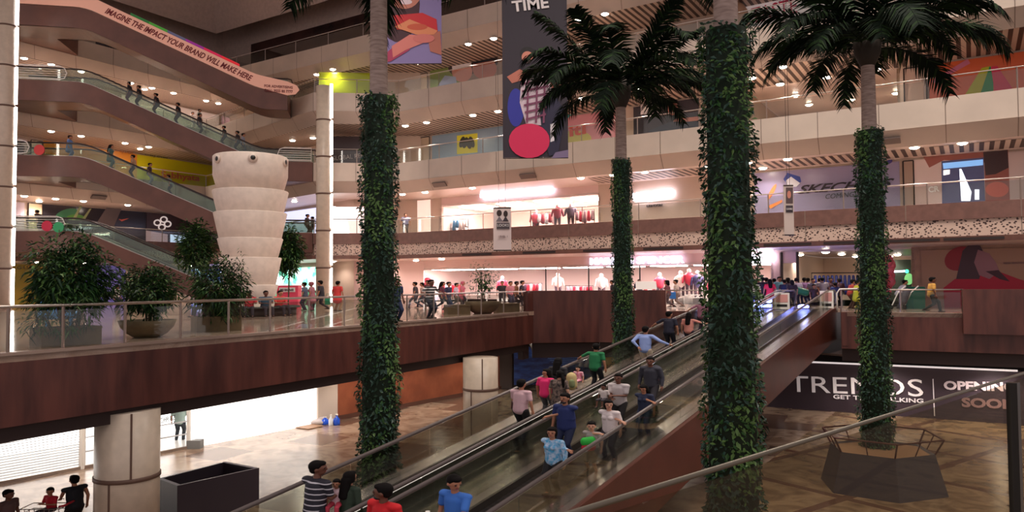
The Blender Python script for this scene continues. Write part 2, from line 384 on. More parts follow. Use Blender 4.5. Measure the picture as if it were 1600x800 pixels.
# ---- ground floor
m = MB(); bp0, bp1 = tl(-6, -8.3), tl(60, -8.3)
m.prism([(-70, -20), (bp0.x, bp0.y), (bp1.x, bp1.y), (-20, 75), (-70, 60)], G-.2, G); struct('floor', m, fl0a)
m = MB(); m.prism([(bp0.x, bp0.y), (30, -20), (70, 0), (70, 60), (bp1.x, bp1.y)], G-.2, G); struct('floor', m, fl0b)
GS = (V((-18.9, 26.6)), (V((-9.4, 38.9))-V((-18.9, 26.6))).normalized())        # ground shop front line
GE = GS[0]+GS[1]*24.6; gn = V((-GS[1].y, GS[1].x, 0))
def gsx(px): return ON(px, 600, V((GS[0].x, GS[0].y, 0)), GS[1])
m = MB(); g0 = PZ(524, 657, G); g1 = g0+V((GS[1].x, GS[1].y, 0))*14
m.obox((g0.x, g0.y, G), V((g1.x-g0.x, g1.y-g0.y, 0)), gn*.3, (0, 0, 3.55)); struct('wall_ground', m, mat('orange_brown_panelling', (150, 84, 58), .35, rgb2=(122, 64, 44), vscale=.7))
m = MB(); m.obox((g0.x, g0.y, G)-gn*.08 if 0 else V((g0.x, g0.y, G))-gn*.08, V((g1.x-g0.x, g1.y-g0.y, 0)), gn*.08, (0, 0, .22)); struct('baseboard_ground', m, mat('dark_skirting', (84, 50, 38)))
m = MB(); m.obox(V((g0.x, g0.y, G))-gn*.12-V((GS[1].x, GS[1].y, 0))*1.2, V((GS[1].x, GS[1].y, 0))*1.25, gn*.4, (0, 0, 3.55)); struct('trim_8', m, mat('pale_pier', (206, 190, 178)))
# wall behind the travelators on the ground
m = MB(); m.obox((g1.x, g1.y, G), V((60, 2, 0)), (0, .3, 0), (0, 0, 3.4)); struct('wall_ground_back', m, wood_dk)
# shop at the far left of the ground floor: lit interior behind shutters
lit = mat('lit_shop_wall', (250, 248, 244), .5, emit=(255, 252, 248), es=1.5)
s0 = V((GS[0].x, GS[0].y, 0))-V((GS[1].x, GS[1].y, 0))*12
m = MB(); m.obox(s0+gn*5+V((0, 0, G)), V((GS[1].x, GS[1].y, 0))*27, gn*.2, (0, 0, 3.5)); struct('wall_shop_back', m, lit)
m = MB(); m.obox(s0+gn*.05+V((0, 0, G)), V((GS[1].x, GS[1].y, 0))*27, gn*5, (0, 0, .05)); struct('floor', m, mat('white_tile', (235, 232, 226), .3))

# ---- level 1 shops
Z1C = 3.45
recess(640, 1205, 0, 2.75, 9, mat('shop_interior_wall', (250, 226, 218), .6), 'wall_shop', cm=mat('shop_ceiling', (250, 236, 230)), flm=mat('shop_floor', (240, 222, 214), .2))
wallseg('wall_right', WP, 560, 1245, 2.7, 3.5, wall_pk, .3)
wallseg('wall_right', WP, 1205, 1222, 0, 2.7, wall_pk)
recess(1222, 1425, 0, 3.4, 15, mat('passage_wall', (226, 200, 180), .6))
wallseg('wall_right', WP, 1425, 1900, 0, 3.5, mat('tan_shop_wall', (176, 138, 116), .5, var=.08))
wallseg('wall_right', WP, 596, 640, 0, 3.5, wall_pk)
m = MB()
for i in (0, 1):
    a, b = WALL[i], WALL[i+1]; m.quad((a.x, a.y, 0), (b.x, b.y, 0), (b.x, b.y, 3.5), (a.x, a.y, 3.5))
struct('wall_left', m, wallm)
a, b = WALL[2], WALL[3]; m = MB(); m.quad((a.x, a.y, 0), (b.x, b.y, 0), (b.x, b.y, 3.5), (a.x, a.y, 3.5)); struct('wall_corner', m, wall_pk)
# level 2 lit shop
recess(690, 935, 5.5, 8.05, 8, mat('shop_interior_wall', (250, 226, 218)), 'wall_shop', cm=mat('shop_ceiling', (250, 236, 230)), flm=mat('shop_floor', (240, 222, 214)))

# shop lights: luminous ceiling panels inside the lit shops
shoplight = mat('shop_ceiling_panel', (255, 244, 240), emit=(255, 236, 232), es=17)
def panels(x0, x1, z, dep0, dep1, n, grp, lab, es=None):
    for i in range(n):
        a = onwz(x0+(x1-x0)*(i+.2)/n, z); b = onwz(x0+(x1-x0)*(i+.8)/n, z); d = (b-a).normalized(); q = V((-d.y, d.x, 0))
        mb = MB(); mb.obox(a+q*dep0-V((0, 0, .06)), b-a, q*(dep1-dep0), (0, 0, .05)); o = solo('ceiling_light', mb, shoplight, lab, 'ceiling light', grp)
panels(650, 1200, 2.74, 1.0, 3.4, 8, 'light panels in the ground shop ceiling', 'glowing panel in the ceiling of the white shop behind the promenade')
panels(695, 930, 8.04, 1.0, 3.4, 4, 'light panels in the upper shop ceiling', 'glowing panel in the ceiling of the lit shop one floor up')
for px, zz, dep, e, w in ((1320, 3.3, 5, 420, 4), (1285, 14.1, 5, 300, 4)):
    pass

# ---- round cladded columns
colm = mat('cream_column_cladding', (216, 198, 178), .35, var=.05)
def column(px, Y, r, z0, z1, rings, label, led_side=None, seams=True):
    c = PY(px, 440, Y); t = thing('column', label, 'column', (c.x, c.y, z0)); h = z1-z0
    m = MB(); m.lathe([(r, 0), (r, h)], n=40); part('shaft', m, colm, t, True, local=True)
    for zr in rings:
        m = MB(); m.lathe([(r+.0, -.06), (r+.03, -.05), (r+.03, .05), (r, .06)], (0, 0, zr-z0), 40); part('ring_joint', m, mat('brown_ring', (104, 78, 66)), t, True, local=True)
    if seams:
        m = MB(); th = math.atan2(-c.y, -c.x); zz = 0
        for k, (u0, u1) in enumerate(zip([0]+[q-z0 for q in rings], [q-z0 for q in rings]+[h])):
            a = th+(.1 if k % 2 else -.55); a += 0
            m.box((r*math.cos(a), r*math.sin(a), (u0+u1)/2), (.035, .05, u1-u0), a)
        part('seam', m, mat('brown_ring', (104, 78, 66)), t, local=True)
    if led_side:
        m = MB(); n = len(led_side[1])
        d = V((c.x, c.y)).normalized(); s = V((d.y, -d.x)); q = s*r*1.0-d*r*.28
        for (u0, u1) in led_side[1]: m.box((q.x, q.y, (u0+u1)/2-z0), (.16, .16, u1-u0), 0)
        part('light_strip', m, led, t, local=True, label='glowing white vertical light strip')
    return t
segs = [(z, z+2.55) for z in (.2, 2.95, 5.7, 8.45, 11.2, 13.95, 16.7, 19.4)]
column(505.5, 54.5, .55, 0, 16.3, [5.5+k*2.75 for k in range(-1, 4)], 'slim cream column with a white light strip on its right, left of centre', (1, segs[:6]), False)
column(4, 49.5, .55, 0, 24, [k*2.75 for k in range(1, 8)], 'slim cream column with a light strip at the left edge of the photo', (1, segs), False)
column(202.5, 20.8, .83, G, -1.9, [-3.72], 'thick round cream column under the brown balcony, beside the dark planter box')
column(750, 34.6, .82, G, -1.9, [-3.35], 'round cream column behind the travelator under the balcony')
# ================================================================== RAILINGS
def railing(pts, z, label, h=1.1, spacing=3.2, group=None, posts=None, r=.036, gl=None, name='glass_railing'):
    t = thing(name, label, 'railing', (pts[0].x, pts[0].y, z), group)
    segl = [(pts[i], pts[i+1]) for i in range(len(pts)-1)]
    m = MB(); m.tube([(p.x, p.y, z+h) for p in pts], r, 8); part('top_rail', m, steel, t, True)
    pp = []
    for a, b in segl:
        L = (b-a).length; n = max(1, round(L/spacing)); pp += [a.lerp(b, k/n) for k in range(n)]
        m = MB(); d = (b-a).normalized(); nn = V((-d.y, d.x)); m.obox((a.x, a.y, z+.04), V((b.x-a.x, b.y-a.y, 0)), V((nn.x*.02, nn.y*.02, 0)), (0, 0, h-.16)); part('glass_panel', m, gl or glass, t)
    pp.append(pts[-1])
    for p in (posts or pp):
        m = MB(); m.box((p.x, p.y, z+h/2), (.055, .055, h)); part('post', m, mat('dull_steel', (150, 132, 122), .35, .8), t)
    return t
eo = lambda E, o=.15: offs(E, o)
for lv, words in ((2, 'second'), (3, 'third'), (4, 'fourth'), (5, 'topmost')):
    E = eo(EDGE5 if lv == 5 else EDGE)
    railing(E, LZ[lv], 'long glass railing with thin steel top rail along the %s gallery' % ({2: 'brown', 3: 'lowest cream', 4: 'middle cream', 5: 'uppermost cream'}[lv]), spacing=4.2)
LI = offs(LE, .12)
lp = [ONZ(px, 0, LI[1], (LI[2]-LI[1])) for px in (12, 98, 195, 282, 357, 422, 483, 538, 590, 636, 678, 716, 752, 787, 822)]
railing([LI[0], LI[1], LI[2]], 0, 'glass railing with steel posts along the brown balcony on the left', posts=[V((p.x, p.y)) for p in lp], r=.04)
RI = offs(RE, .15); f5 = ONZ(1506, 0, RI[0], (RI[1]-RI[0])); f5 = V((f5.x, f5.y))
railing([RI[0], f5], 0, 'glass railing on the brown balcony edge right of the travelator top', spacing=3)
railing([V((8.3, 39.9)), V((11.3, 38.75+.0))], 0, 'short glass railing left of the travelator landing, by the brown block', spacing=3)
m = MB(); z = 1.2
m.tube([(q0.x+.3, q0.y+.3, 1.26), (q0.x+.3+dd.x*12, q0.y+.3+dd.y*12, 1.26)], .04)
# foreground railing beside the camera
RPa, RPb = PZ(900, 800, .75), PZ(1600, 583, .75); RP = V((RPa.x, RPa.y)); RD = (V((RPb.x, RPb.y))-RP).normalized()
t = thing('glass_railing', 'sloping dark handrail over clear glass with a black post, closest to the camera', 'railing', (RP.x, RP.y, 0))
a = RP-RD*3.2; bb = RP+RD*14
m = MB(); m.tube([(a.x, a.y, .75), (bb.x, bb.y, .75)], .0125, 14); part('top_rail', m, mat('dull_grey_handrail', (100, 92, 80), .4, .5), t, True)
hn = V((-RD.y, RD.x))
pz = ONZ(1584, .4, RP, RD); pz = V((pz.x, pz.y)); kp = (pz-RP).dot(RD)
for u0, u1 in ((kp+.07, kp+5.0), (kp-5.5, kp-.07)):
    p = RP+RD*u0; q = RP+RD*u1; m = MB(); m.obox((p.x, p.y, -1.4), V((q.x-p.x, q.y-p.y, 0)), V((hn.x*.012, hn.y*.012, 0)), (0, 0, 2.1)); part('glass_panel', m, glass_dk, t)
m = MB(); m.box((pz.x, pz.y, -.35), (.085, .085, 2.1), math.atan2(RD.y, RD.x)); part('post', m, black, t)
m = MB(); p = RP+RD*-3.2
m.obox((a.x+hn.x*.1-hn.x*3, a.y+hn.y*.1-hn.y*3, -1.75), V(((bb-a).x, (bb-a).y, 0)), V((hn.x*3, hn.y*3, 0)), (0, 0, .3)) if 0 else m.obox((-3, -4, -.3), (6, 0, 0), (0, 4.6, 0), (0, 0, .3)); struct('floor', m, fl1)

# ================================================================== DOWNLIGHTS
dl_mesh = None
def downlight(px, py, z, label, grp, w=1.0, r=.24, lim=None):
    global dl_mesh
    p = PZ(px, py, z)
    ln = (D_, E_) if px > 560 else (A_, B_) if px < 400 else None
    if ln and not (z in (14.19, 3.39)):
        d_ = (ln[1]-ln[0]).normalized(); n_ = V((-d_.y, d_.x)); of = (V((p.x, p.y))-ln[0]).dot(n_); mn = 1.25 if z > 5 else .4
        if of < mn: p = p+V((n_.x, n_.y, 0))*(mn-of)
    if dl_mesh is None:
        m = MB(); m.lathe([(r+.06, 0), (r+.07, -.03), (r, -.035), (r-.01, 0)], n=16); a = m.mesh('trim_ring', white, True)
        m = MB(); m.lathe([(r, -.015), (r*.9, -.07), (r*.55, -.11), (.02, -.125)], n=16); b_ = m.mesh('lens', lens, True); dl_mesh = (a, b_)
    t = thing('downlight', label, 'ceiling light', (p.x, p.y, z), grp)
    link('trim_ring', dl_mesh[0], t); link('lens', dl_mesh[1], t)
    if w:
        L = bpy.data.lights.new('bulb_light', 'SPOT'); L.energy = LAMP*w; L.spot_size = math.radians(150); L.spot_blend = .6; L.shadow_soft_size = .2; L.color = (1, .9, .82)
        o = link('bulb_light', L, t); o.location = (0, 0, -.17)
    return t
D5 = [(45, 88), (62, 105), (88, 98), (138, 108), (217, 126), (250, 134), (226, 139), (288, 141), (322, 157), (342, 161), (372, 182), (495, 116), (520, 108), (528, 125), (653, 98), (720, 63), (764, 56), (893, 23), (939, 17), (1417, 65), (1493, 49)]
D4 = [(87, 203), (137, 210), (207, 221), (219, 232), (244, 227), (457, 219), (489, 215), (538, 224), (622, 193), (653, 187), (725, 175), (768, 170), (897, 147), (942, 142), (989, 132), (1155, 108), (1175, 121), (1216, 96), (1292, 120), (1370, 108), (1219, 131), (1264, 163), (1330, 155), (1400, 145), (1243, 149)]
D3 = [(42, 305), (61, 314), (87, 310), (136, 313), (207, 319), (460, 314), (622, 302), (653, 298), (727, 291), (894, 274), (948, 270), (994, 264), (1096, 254), (1162, 250), (1192, 262), (1223, 243), (1426, 224), (1503, 215)]
D2 = [(40, 396), (120, 402), (190, 408), (250, 412), (300, 414), (360, 414), (420, 414), (520, 408), (600, 407), (650, 406), (1250, 397), (1290, 393), (1315, 396), (1337, 400), (1390, 400), (1402, 397), (690, 404), (560, 408), (150, 405)]  # entries on the left are added to brighten the promenade floor
for l, z, nm in ((D5, 19.75, 'top gallery ceiling'), (D4, 14.25, 'middle gallery ceiling'), (D3, 8.75, 'lowest cream gallery ceiling'), (D2, 3.5, 'partly added row over the promenade')):
    for i, (px, py) in enumerate(l):
        side = 'left' if px < 480 else 'right'
        if z == 14.25 and (px, py) in ((1219, 131), (1264, 163), (1330, 155), (1400, 145), (1243, 149), (1292, 120)): zz = 14.19
        elif z == 3.5 and px > 1245: zz = 3.39
        else: zz = z
        downlight(px, py, zz, 'small round glowing downlight set in the %s, %s wing' % (nm, side), 'downlights in the %s, %s wing' % (nm, side), .8 if z > 4 else .5)

# lamps added to brighten the ground floor: balcony downlights, and unseen high lamps
def lamp_at(p, label, grp, e, ang=150, r=.24, name='downlight'):
    t = thing(name, label, 'ceiling light', p, grp); link('trim_ring', dl_mesh[0], t); link('lens', dl_mesh[1], t)
    L = bpy.data.lights.new('bulb_light', 'SPOT'); L.energy = e; L.spot_size = math.radians(ang); L.spot_blend = .5; L.shadow_soft_size = r; L.color = (1, .89, .78); o = link('bulb_light', L, t); o.location = (0, 0, -.2)
for k in range(8):
    q = V((GS[0].x, GS[0].y, 0))+V((GS[1].x, GS[1].y, 0))*(-2+k*4.6)-gn*2.4; lamp_at(V((q.x, q.y, -2.16)), 'round downlight added under the left balcony to brighten the ground floor', 'added downlights under the left balcony', 230)
for x, y in ((19, 37.8), (23.5, 35.8), (28, 33.6), (10, 43), (4, 44)): lamp_at(V((x, y, -2.52)), 'round downlight added under the far balcony to brighten the ground floor', 'added downlights under the far balcony', 300)
for x, y in ((4, 14), (12, 14), (20, 16), (12, 23), (22, 24), (-6, 26), (4, 30), (-12, 38), (14, 32)):  # out-of-view roof lamps, added to light the floor below
    lamp_at(V((x, y, 31)), 'unseen lamp added high in the atrium to brighten the ground floor', 'added fill lamps high in the atrium', 3600, 110, .4, 'added_fill_lamp'); m = MB(); m.tube([(0, 0, .05), (0, 0, 2.0)], .03, 5); o = link('rod', m.mesh('rod', steel_d)); o.parent = bpy.data.objects[[q for q in bpy.data.objects.keys() if q.startswith('added_fill_lamp')][-1]]
# ================================================================== ESCALATORS on the left
EO = V((-35.5, 52.7, 0)); ED = V((.98, .199, 0)).normalized(); EN = V((-ED.y, ED.x, 0)); EW = 3.0
def prof(s):
    a, b = 4.3, 16.6; k = 5.5/(b-a)
    if s < a-.8: return 0
    if s < a+.8: return -k*(s-a+.8)**2/3.2
    if s < b-.8: return -k*(s-a)
    if s < b+.8: return -5.5+k*(b+.8-s)**2/3.2
    return -5.5
SS = [-7, 3.5, 3.9, 4.3, 4.7, 5.1, 8, 12, 15.8, 16.2, 16.6, 17.0, 17.4, 20.5]
tread_e = mat('escalator_steps', (74, 66, 62), .4, .4); gl_e = glassmat('escalator_glass', (228, 238, 230), .05, .3)
def escalator(zt, label, s1=20.5, sign=False):
    t = thing('escalator', label, 'escalator', EO+V((0, 0, zt)), 'escalators between the galleries on the left'); ss = [min(s, s1) for s in SS if s <= s1+.01]
    if ss[-1] < s1: ss.append(s1)
    P = lambda s, w, h: EO+ED*s+EN*w+V((0, 0, zt+prof(s)+h))
    m = MB(); low = lambda s: -1.5
    for w0 in (0, EW-.12):
        m.extr([P(s, w0, .02) for s in ss]+[P(s, w0, -1.5) for s in reversed(ss)], EN*.12)
    for s, q in zip(ss, ss[1:]): m.quad(P(s, 0, -1.5), P(q, 0, -1.5), P(q, EW, -1.5), P(s, EW, -1.5))
    m.quad(P(s1, 0, .02), P(s1, EW, .02), P(s1, EW, -1.5), P(s1, 0, -1.5)); part('truss', m, truss, t)
    m = MB()
    for s, q in zip(ss, ss[1:]): m.quad(P(s, .5, .0), P(q, .5, .0), P(q, EW-.5, .0), P(s, EW-.5, .0))
    part('steps', m, tread_e, t)
    for w0 in (.12, EW-.55):
        m = MB()
        for s, q in zip(ss, ss[1:]): m.obox(P(s, w0, 0), P(q, w0, 0)-P(s, w0, 0), EN*.42, (0, 0, .06))
        part('deck', m, steel, t)
    for k, w0 in enumerate((.25, EW-.3)):
        m = MB(); gs = [s for s in ss if s > -1]; gs = [-.5]+gs if not sign else ss
        m.extr([P(s, w0, .95) for s in gs]+[P(s, w0, .06) for s in reversed(gs)], EN*.03); part('glass_panel', m, gl_e, t)
        e = gs[-1]; m = MB(); hp = [P(s, w0, 1.0) for s in gs]+[P(e, w0, .95)+ED*.25, P(e, w0, .6)+ED*.4, P(e, w0, .2)+ED*.25]
        m.tube(hp, .06, 8); part('handrail', m, rubber if k else steel_d, t, True)
    if sign:
        m = MB(); pr = [s for s in ss if s <= 16.7]
        top = [P(s, -.02, 1.02) for s in pr]+[P(18.6, -.02, .72), P(19.3, -.02, .45), P(19.5, -.02, .1)]; bot = [P(19.2, -.02, -.25), P(18.6, -.02, -.35)]+[P(s, -.02, .05) for s in reversed(pr)]
        m.extr(top+bot, EN*-.06); part('advert_band', m, mat('cream_pink_advert_band', (232, 180, 156), .5, emit=(232, 160, 140), es=.12), t, label='cream pink band with red lettering')
        E1 = EN*-.09; ink = mat('dark_red_ink', (120, 30, 34), .5)
        A = P(5.6, 0, .28)+E1; B = P(15.9, 0, .28)+E1
        text('IMAGINE THE IMPACT YOUR BRAND WILL MAKE HERE', A, B, .46, ink, t, 'slogan', shear=.25, bold=.02)
        A = P(16.9, 0, .22)+E1; B = P(19.0, 0, .2)+E1
        text('FOR ADVERTISING', V((A.x, A.y, zt-5.5+.2)), V((B.x, B.y, zt-5.5+.16)), .2, ink, t, 'contact_line', bold=.02)
        text('CALL: 9555 80 7777', V((A.x, A.y, zt-5.5-.15)), V((B.x, B.y, zt-5.5-.18)), .22, ink, t, 'contact_line', bold=.02)
    return t
escalator(22, 'uppermost brown escalator with a cream pink advert band along its side', 18.6, True)
escalator(16.5, 'brown escalator carrying people in dark clothes, second from the top')
escalator(11, 'brown escalator descending in front of the yellow shop board')
escalator(5.5, 'lowest brown escalator coming down behind the potted bamboo')
# landings that tie the escalators to the left column
for zt, w in ((22, 'topmost'), (16.5, 'second'), (11, 'third'), (5.5, 'lowest')):
    m = MB(); m.obox(EO+ED*-7+EN*EW+V((0, 0, zt-1.4)), ED*8.2, EN*4.5, (0, 0, 1.38)); struct('floor', m, truss)
# white tube barriers with rounded ends on the landings
def barrier(s, zt, label, L=2.6, flip=1):
    o = EO+ED*s+EN*-.02+V((0, 0, zt)); t = thing('tube_barrier', label, 'barrier', o); 
    for k in range(6):
        h = .18+.17*k; e = math.sqrt(max(0, .5**2-(h-.6)**2)); m = MB(); m.tube([o+V((0, 0, h)), o+ED*flip*(L-.5+e)+V((0, 0, h))], .022, 6); part('bar', m, white, t, True)
    m = MB(); m.tube([o, o+V((0, 0, 1.1)), o+ED*flip*(L-.5)+V((0, 0, 1.1)), o+ED*flip*(L-.15)+V((0, 0, .95)), o+ED*flip*L+V((0, 0, .6)), o+ED*flip*(L-.15)+V((0, 0, .22)), o+ED*flip*(L-.5)+V((0, 0, .1)), o+V((0, 0, .1))], .035, 8); part('frame', m, white, t, True)
barrier(-1.5, 5.5, 'white round-ended tube barrier at the top of the lowest escalator', 4.6)
barrier(-1.5, 16.5, 'white round-ended tube barrier beside the left column, second landing down', 4.6)
barrier(-1.5, 11, 'low white tube barrier beside the walking man, third landing down', 2.2)
barrier(20.4, 11, 'white round-ended tube barrier left of the slim central column', 2.5, -1)

# ================================================================== TRAVELATORS
def travelator(l0, l1, label, side_r=False, side_l=False):
    a0, a1 = -2.0, AL0; t = thing('travelator', label, 'travelator', T(a1, (l0+l1)/2), 'pair of travelators')
    P = lambda al, lat, h: T(al, lat, h); ks = [a0, a1, a1+2.2]
    def band(m, la, lb, h0, h1, ks=ks):
        for a, b in zip(ks, ks[1:]):
            v = [P(a, la, h0), P(a, lb, h0), P(b, lb, h0), P(b, la, h0), P(a, la, h1), P(a, lb, h1), P(b, lb, h1), P(b, la, h1)]
            m.add(v, [(3, 2, 1, 0), (4, 5, 6, 7), (0, 1, 5, 4), (1, 2, 6, 5), (2, 3, 7, 6), (3, 0, 4, 7)])
    m = MB(); band(m, l0+.5, l1-.5, -.25, -.03); part('tread_belt', m, treadm, t)
    for s, la, lb in ((1, l0-.22, l0+.42), (-1, l1-.42, l1+.22)):
        m = MB(); band(m, la, lb, -.3, .06); part('deck', m, steel_b, t)
        e = lb if s == 1 else la; m = MB(); band(m, e if s == 1 else e-.08, e+.08 if s == 1 else e, -.05, .14); part('skirt', m, mat('skirt_panel', (120, 112, 106), .25, .9), t)
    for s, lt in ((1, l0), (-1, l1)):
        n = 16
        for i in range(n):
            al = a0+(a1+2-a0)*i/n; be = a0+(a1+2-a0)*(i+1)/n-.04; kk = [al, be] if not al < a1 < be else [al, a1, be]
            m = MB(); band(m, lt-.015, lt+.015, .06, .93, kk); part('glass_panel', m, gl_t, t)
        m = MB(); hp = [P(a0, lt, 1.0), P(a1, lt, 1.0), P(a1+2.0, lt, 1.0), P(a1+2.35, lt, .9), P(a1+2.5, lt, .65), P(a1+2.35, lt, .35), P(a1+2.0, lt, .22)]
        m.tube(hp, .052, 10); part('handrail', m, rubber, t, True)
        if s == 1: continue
        m = MB(); q = lt+s*.085; m.tube([P(a0, q, .9), P(a1, q, .9), P(a1+2, q, .9)], .018, 8); part('rail_guide', m, mat('guide_reflection_glow', (255, 250, 246), .25, .2, emit=(255, 240, 236), es=.9), t, True, label='steel guide under the handrail, its lamp reflection painted as a glow')  # guide glows to stand in for lamps mirrored in its steel
    for lat, on in ((l1+.22, side_r), (l0-.22-.1, side_l)):
        if on:
            m = MB(); band(m, lat, lat+.1, -1.75, .02); part('side_cladding', m, truss_red, t, label='russet brown side cladding')
    m = MB(); band(m, l0-.2, l1+.2, -1.75, -1.65); part('underside', m, truss_red, t)
    m = MB(); m.obox(P(a1+.2, l0+.45, .0), TD*1.9, TN*(l1-l0-.9), (0, 0, .03)); part('landing_plate', m, steel, t)
gl_t = glassmat('travelator_glass', (230, 233, 226), .035, .4)
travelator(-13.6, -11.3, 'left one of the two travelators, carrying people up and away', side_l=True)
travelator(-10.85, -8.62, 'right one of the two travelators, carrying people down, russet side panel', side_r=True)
for px, lat, w in ((1236, -9.9, 'right'), (1174, -12.4, 'left')):
    p = T(AL0+.1, lat, .05); m = MB(); m.lathe([(.3, 0), (.3, .1), (.2, .16), (.05, .18)], p, 12)
    solo('landing_light', m, bluelamp, 'blue white glowing light at the head of the %s travelator' % w, 'light', loc=p, smooth=True)
    L = bpy.data.lights.new('blue_glow', 'POINT'); L.energy = 60; L.color = (.3, .35, 1); L.shadow_soft_size = .2; o = link('blue_glow', L); o.location = p+V((0, 0, .45))
def signstand(p, w, h, label, r=V((1, 0, 0))):
    t = thing('sign_board', label, 'sign', p); m = MB(); m.obox(V(p)-r*w/2, r*w, V((-r.y, r.x, 0))*.08, (0, 0, h)); part('board', m, white, t)
    n = V((r.y, -r.x, 0))*.012; m = MB(); m.obox(V(p)-r*w*.38+n+V((0, 0, h*.42)), r*w*.76, n*.01, (0, 0, h*.48)); part('picture', m, mat('pink_print', (214, 150, 146)), t)
    m = MB(); m.obox(V(p)-r*w*.34+n+V((0, 0, h*.14)), r*w*.68, n*.01, (0, 0, h*.16)); part('caption_bar', m, black, t)
rr = V((.93, -.36, 0))
q_ = PY(1222, 480, 41); signstand(V((q_.x, q_.y, 0)), .8, .9, 'white notice board with pink picture between the two travelators', rr)
q_ = PY(1292, 482, 41); signstand(V((q_.x, q_.y, 0)), .7, 1.0, 'white notice board at the outer corner of the right travelator', rr)

# ================================================================== WHITE SCULPTED CONE
conem = mat('white_plaster', (226, 208, 194), .5, var=.05)
cc = PY(391, 440, 38); zt = lambda y: EYE+(445-y)*38/FOC
t = thing('sculpted_cone', 'tall white tapering cone of overlapping rings rising from the promenade', 'sculpture', (cc.x, cc.y, 0))
rings = [(246, 308, 56, 50), (300, 342, 57, 51), (334, 382, 55, 48), (374, 410, 49, 43), (404, 452, 47, 40), (446, 476, 42, 38)]
for i, (ya, yb, ra, rb) in enumerate(rings):
    za, zb = zt(ya), max(0, zt(yb)); ra, rb = ra*38/FOC, (rb-3)*38/FOC
    m = MB(); m.lathe([(rb-.02, zb), (rb, zb+.03), (ra, za-.04), (ra-.03, za), (ra-.14, za)] if i else [(rb, zb), (ra, za-1.0), (ra+.01, za-.06), (ra-.05, za), (ra-.25, za), (ra-.3, za-.4)], n=56); part('cone_ring', m, conem, t, True, local=True)
m = MB(); m.lathe([(1.25, 0), (1.25, max(.05, zt(474)))], n=40); part('cone_base', m, conem, t, True, local=True)
az = math.atan2(-cc.y, -cc.x)
for k in range(6):
    a = az+.05+k*math.pi*2/6; m = MB(); r0 = 56*38/FOC; o = V((math.cos(a), math.sin(a), 0))*(r0-.02)+V((0, 0, zt(255.5)))
    d = V((math.cos(a), math.sin(a), 0)); m.tube([o-d*.1, o+d*.05], .19, 20); m.tube([o+d*.03, o+d*.09], .23, 20); f = part('nozzle', m, conem, t, True, local=True)
    m = MB(); m.tube([o+d*.08, o+d*.10], .12, 16); c = link('nozzle_mouth', m.mesh('nozzle_mouth', black, True), f)
# curved dark seat around the cone
t = thing('ring_bench', 'low dark curved bench around the foot of the white cone', 'bench', (cc.x, cc.y, 0))
m = MB(); m.lathe([(1.7, .38), (1.7, .46), (2.5, .46), (2.5, .38)], n=40); part('seat', m, mat('dark_green_seat', (40, 52, 46), .5), t, True, local=True)
m = MB(); m.lathe([(1.8, 0), (1.8, .38), (2.3, .38), (2.3, 0)], n=40); part('plinth', m, mat('dark_plinth', (60, 54, 50)), t, True, local=True)

# ================================================================== FOLIAGE
lf = [mat('leaf_mid', (48, 84, 40), .45, spec=.3), mat('leaf_dark', (24, 50, 30), .5, spec=.3), mat('leaf_light', (86, 118, 58), .45, spec=.4), mat('leaf_blue', (44, 74, 62), .4, spec=.4)]
def leaf(m, p, d, up, L, W, fold=.2):
    s = d.cross(up); s = s.normalized() if s.length > 1e-3 else d.orthogonal().normalized()
    q = p+d*L*.45-up*L*.02; e = p+d*L-up*L*fold
    m.add([p, q+s*W/2, e, q-s*W/2], [(0, 1, 2, 3)])
def rdir(): 
    z = random.uniform(-1, 1); a = random.uniform(0, 6.283); r = math.sqrt(1-z*z); return V((r*math.cos(a), r*math.sin(a), z))
IVH = 12.65
def ivy_mesh(R0=.47, n=8200):
    m = MB(); rnd = random.Random(3)
    for i in range(n):
        a = rnd.uniform(0, 6.2832); z = rnd.uniform(0, IVH); R = R0*(1.22-.2*min(1, z/9)); wob = 1+.10*math.sin(z*2.3+a*2)+.07*math.sin(z*5.1-a*3)
        rad = V((math.cos(a), math.sin(a), 0)); r = R*wob*rnd.uniform(.86, 1.06); p = rad*r+V((0, 0, z))
        tan = V((-math.sin(a), math.cos(a), 0)); d = (rad*rnd.uniform(.25, 1.1)+tan*rnd.uniform(-1, 1)+V((0, 0, rnd.uniform(-1.0, .45)))).normalized()
        pat = math.sin(z*1.7+a*1.3)+math.sin(z*.9-2*a)+rnd.uniform(-1.3, 1.3); m.cur = 1 if pat < -.7 else 3 if pat < .3 else 0 if pat < 1.25 else 2
        L = rnd.uniform(.09, .2); leaf(m, p, d, (rad+V((0, 0, .5))).normalized(), L, L*rnd.uniform(.35, .5), .3)
    return m.mesh('ivy_leaves', lf)
def frond_mesh(L, rise, droop, n=62, seed=1):
    rnd = random.Random(seed); m = MB(); pts = []
    for i in range(15):
        t = i/14; pts.append(V((L*t*(1-.18*t*t), 0, rise*t-droop*t*t*t)))
    m.cur = 1; m.tube(pts, .035, 5, .008)
    def at(t):
        x = t*14; i = min(13, int(x)); return pts[i].lerp(pts[i+1], x-i), (pts[i+1]-pts[i]).normalized()
    for i in range(n):
        t = .12+.88*i/n; p, w = at(t); ll = L*.23*math.sin(math.pi*(.12+.8*t))**.7*rnd.uniform(.85, 1.1); m.cur = 0 if rnd.random() < .3 else 1
        for s in (-1, 1):
            d = (w*rnd.uniform(.55, .8)+V((0, s, 0))*.8+V((0, 0, rnd.uniform(-.25, .12)))).normalized(); u = V((0, 0, 1)); sd = w*.035
            q = p+d*ll*.5; e = p+d*ll-V((0, 0, ll*.28)); m.add([p-sd*1.2, p+sd*1.2, q+sd*1.4, q-sd*1.4, e], [(0, 1, 2, 3), (3, 2, 4)])
    return m.mesh('frond', [mat('frond_green', (34, 52, 28), .7, spec=.08), mat('frond_dark_green', (15, 26, 17), .7, spec=.08)])
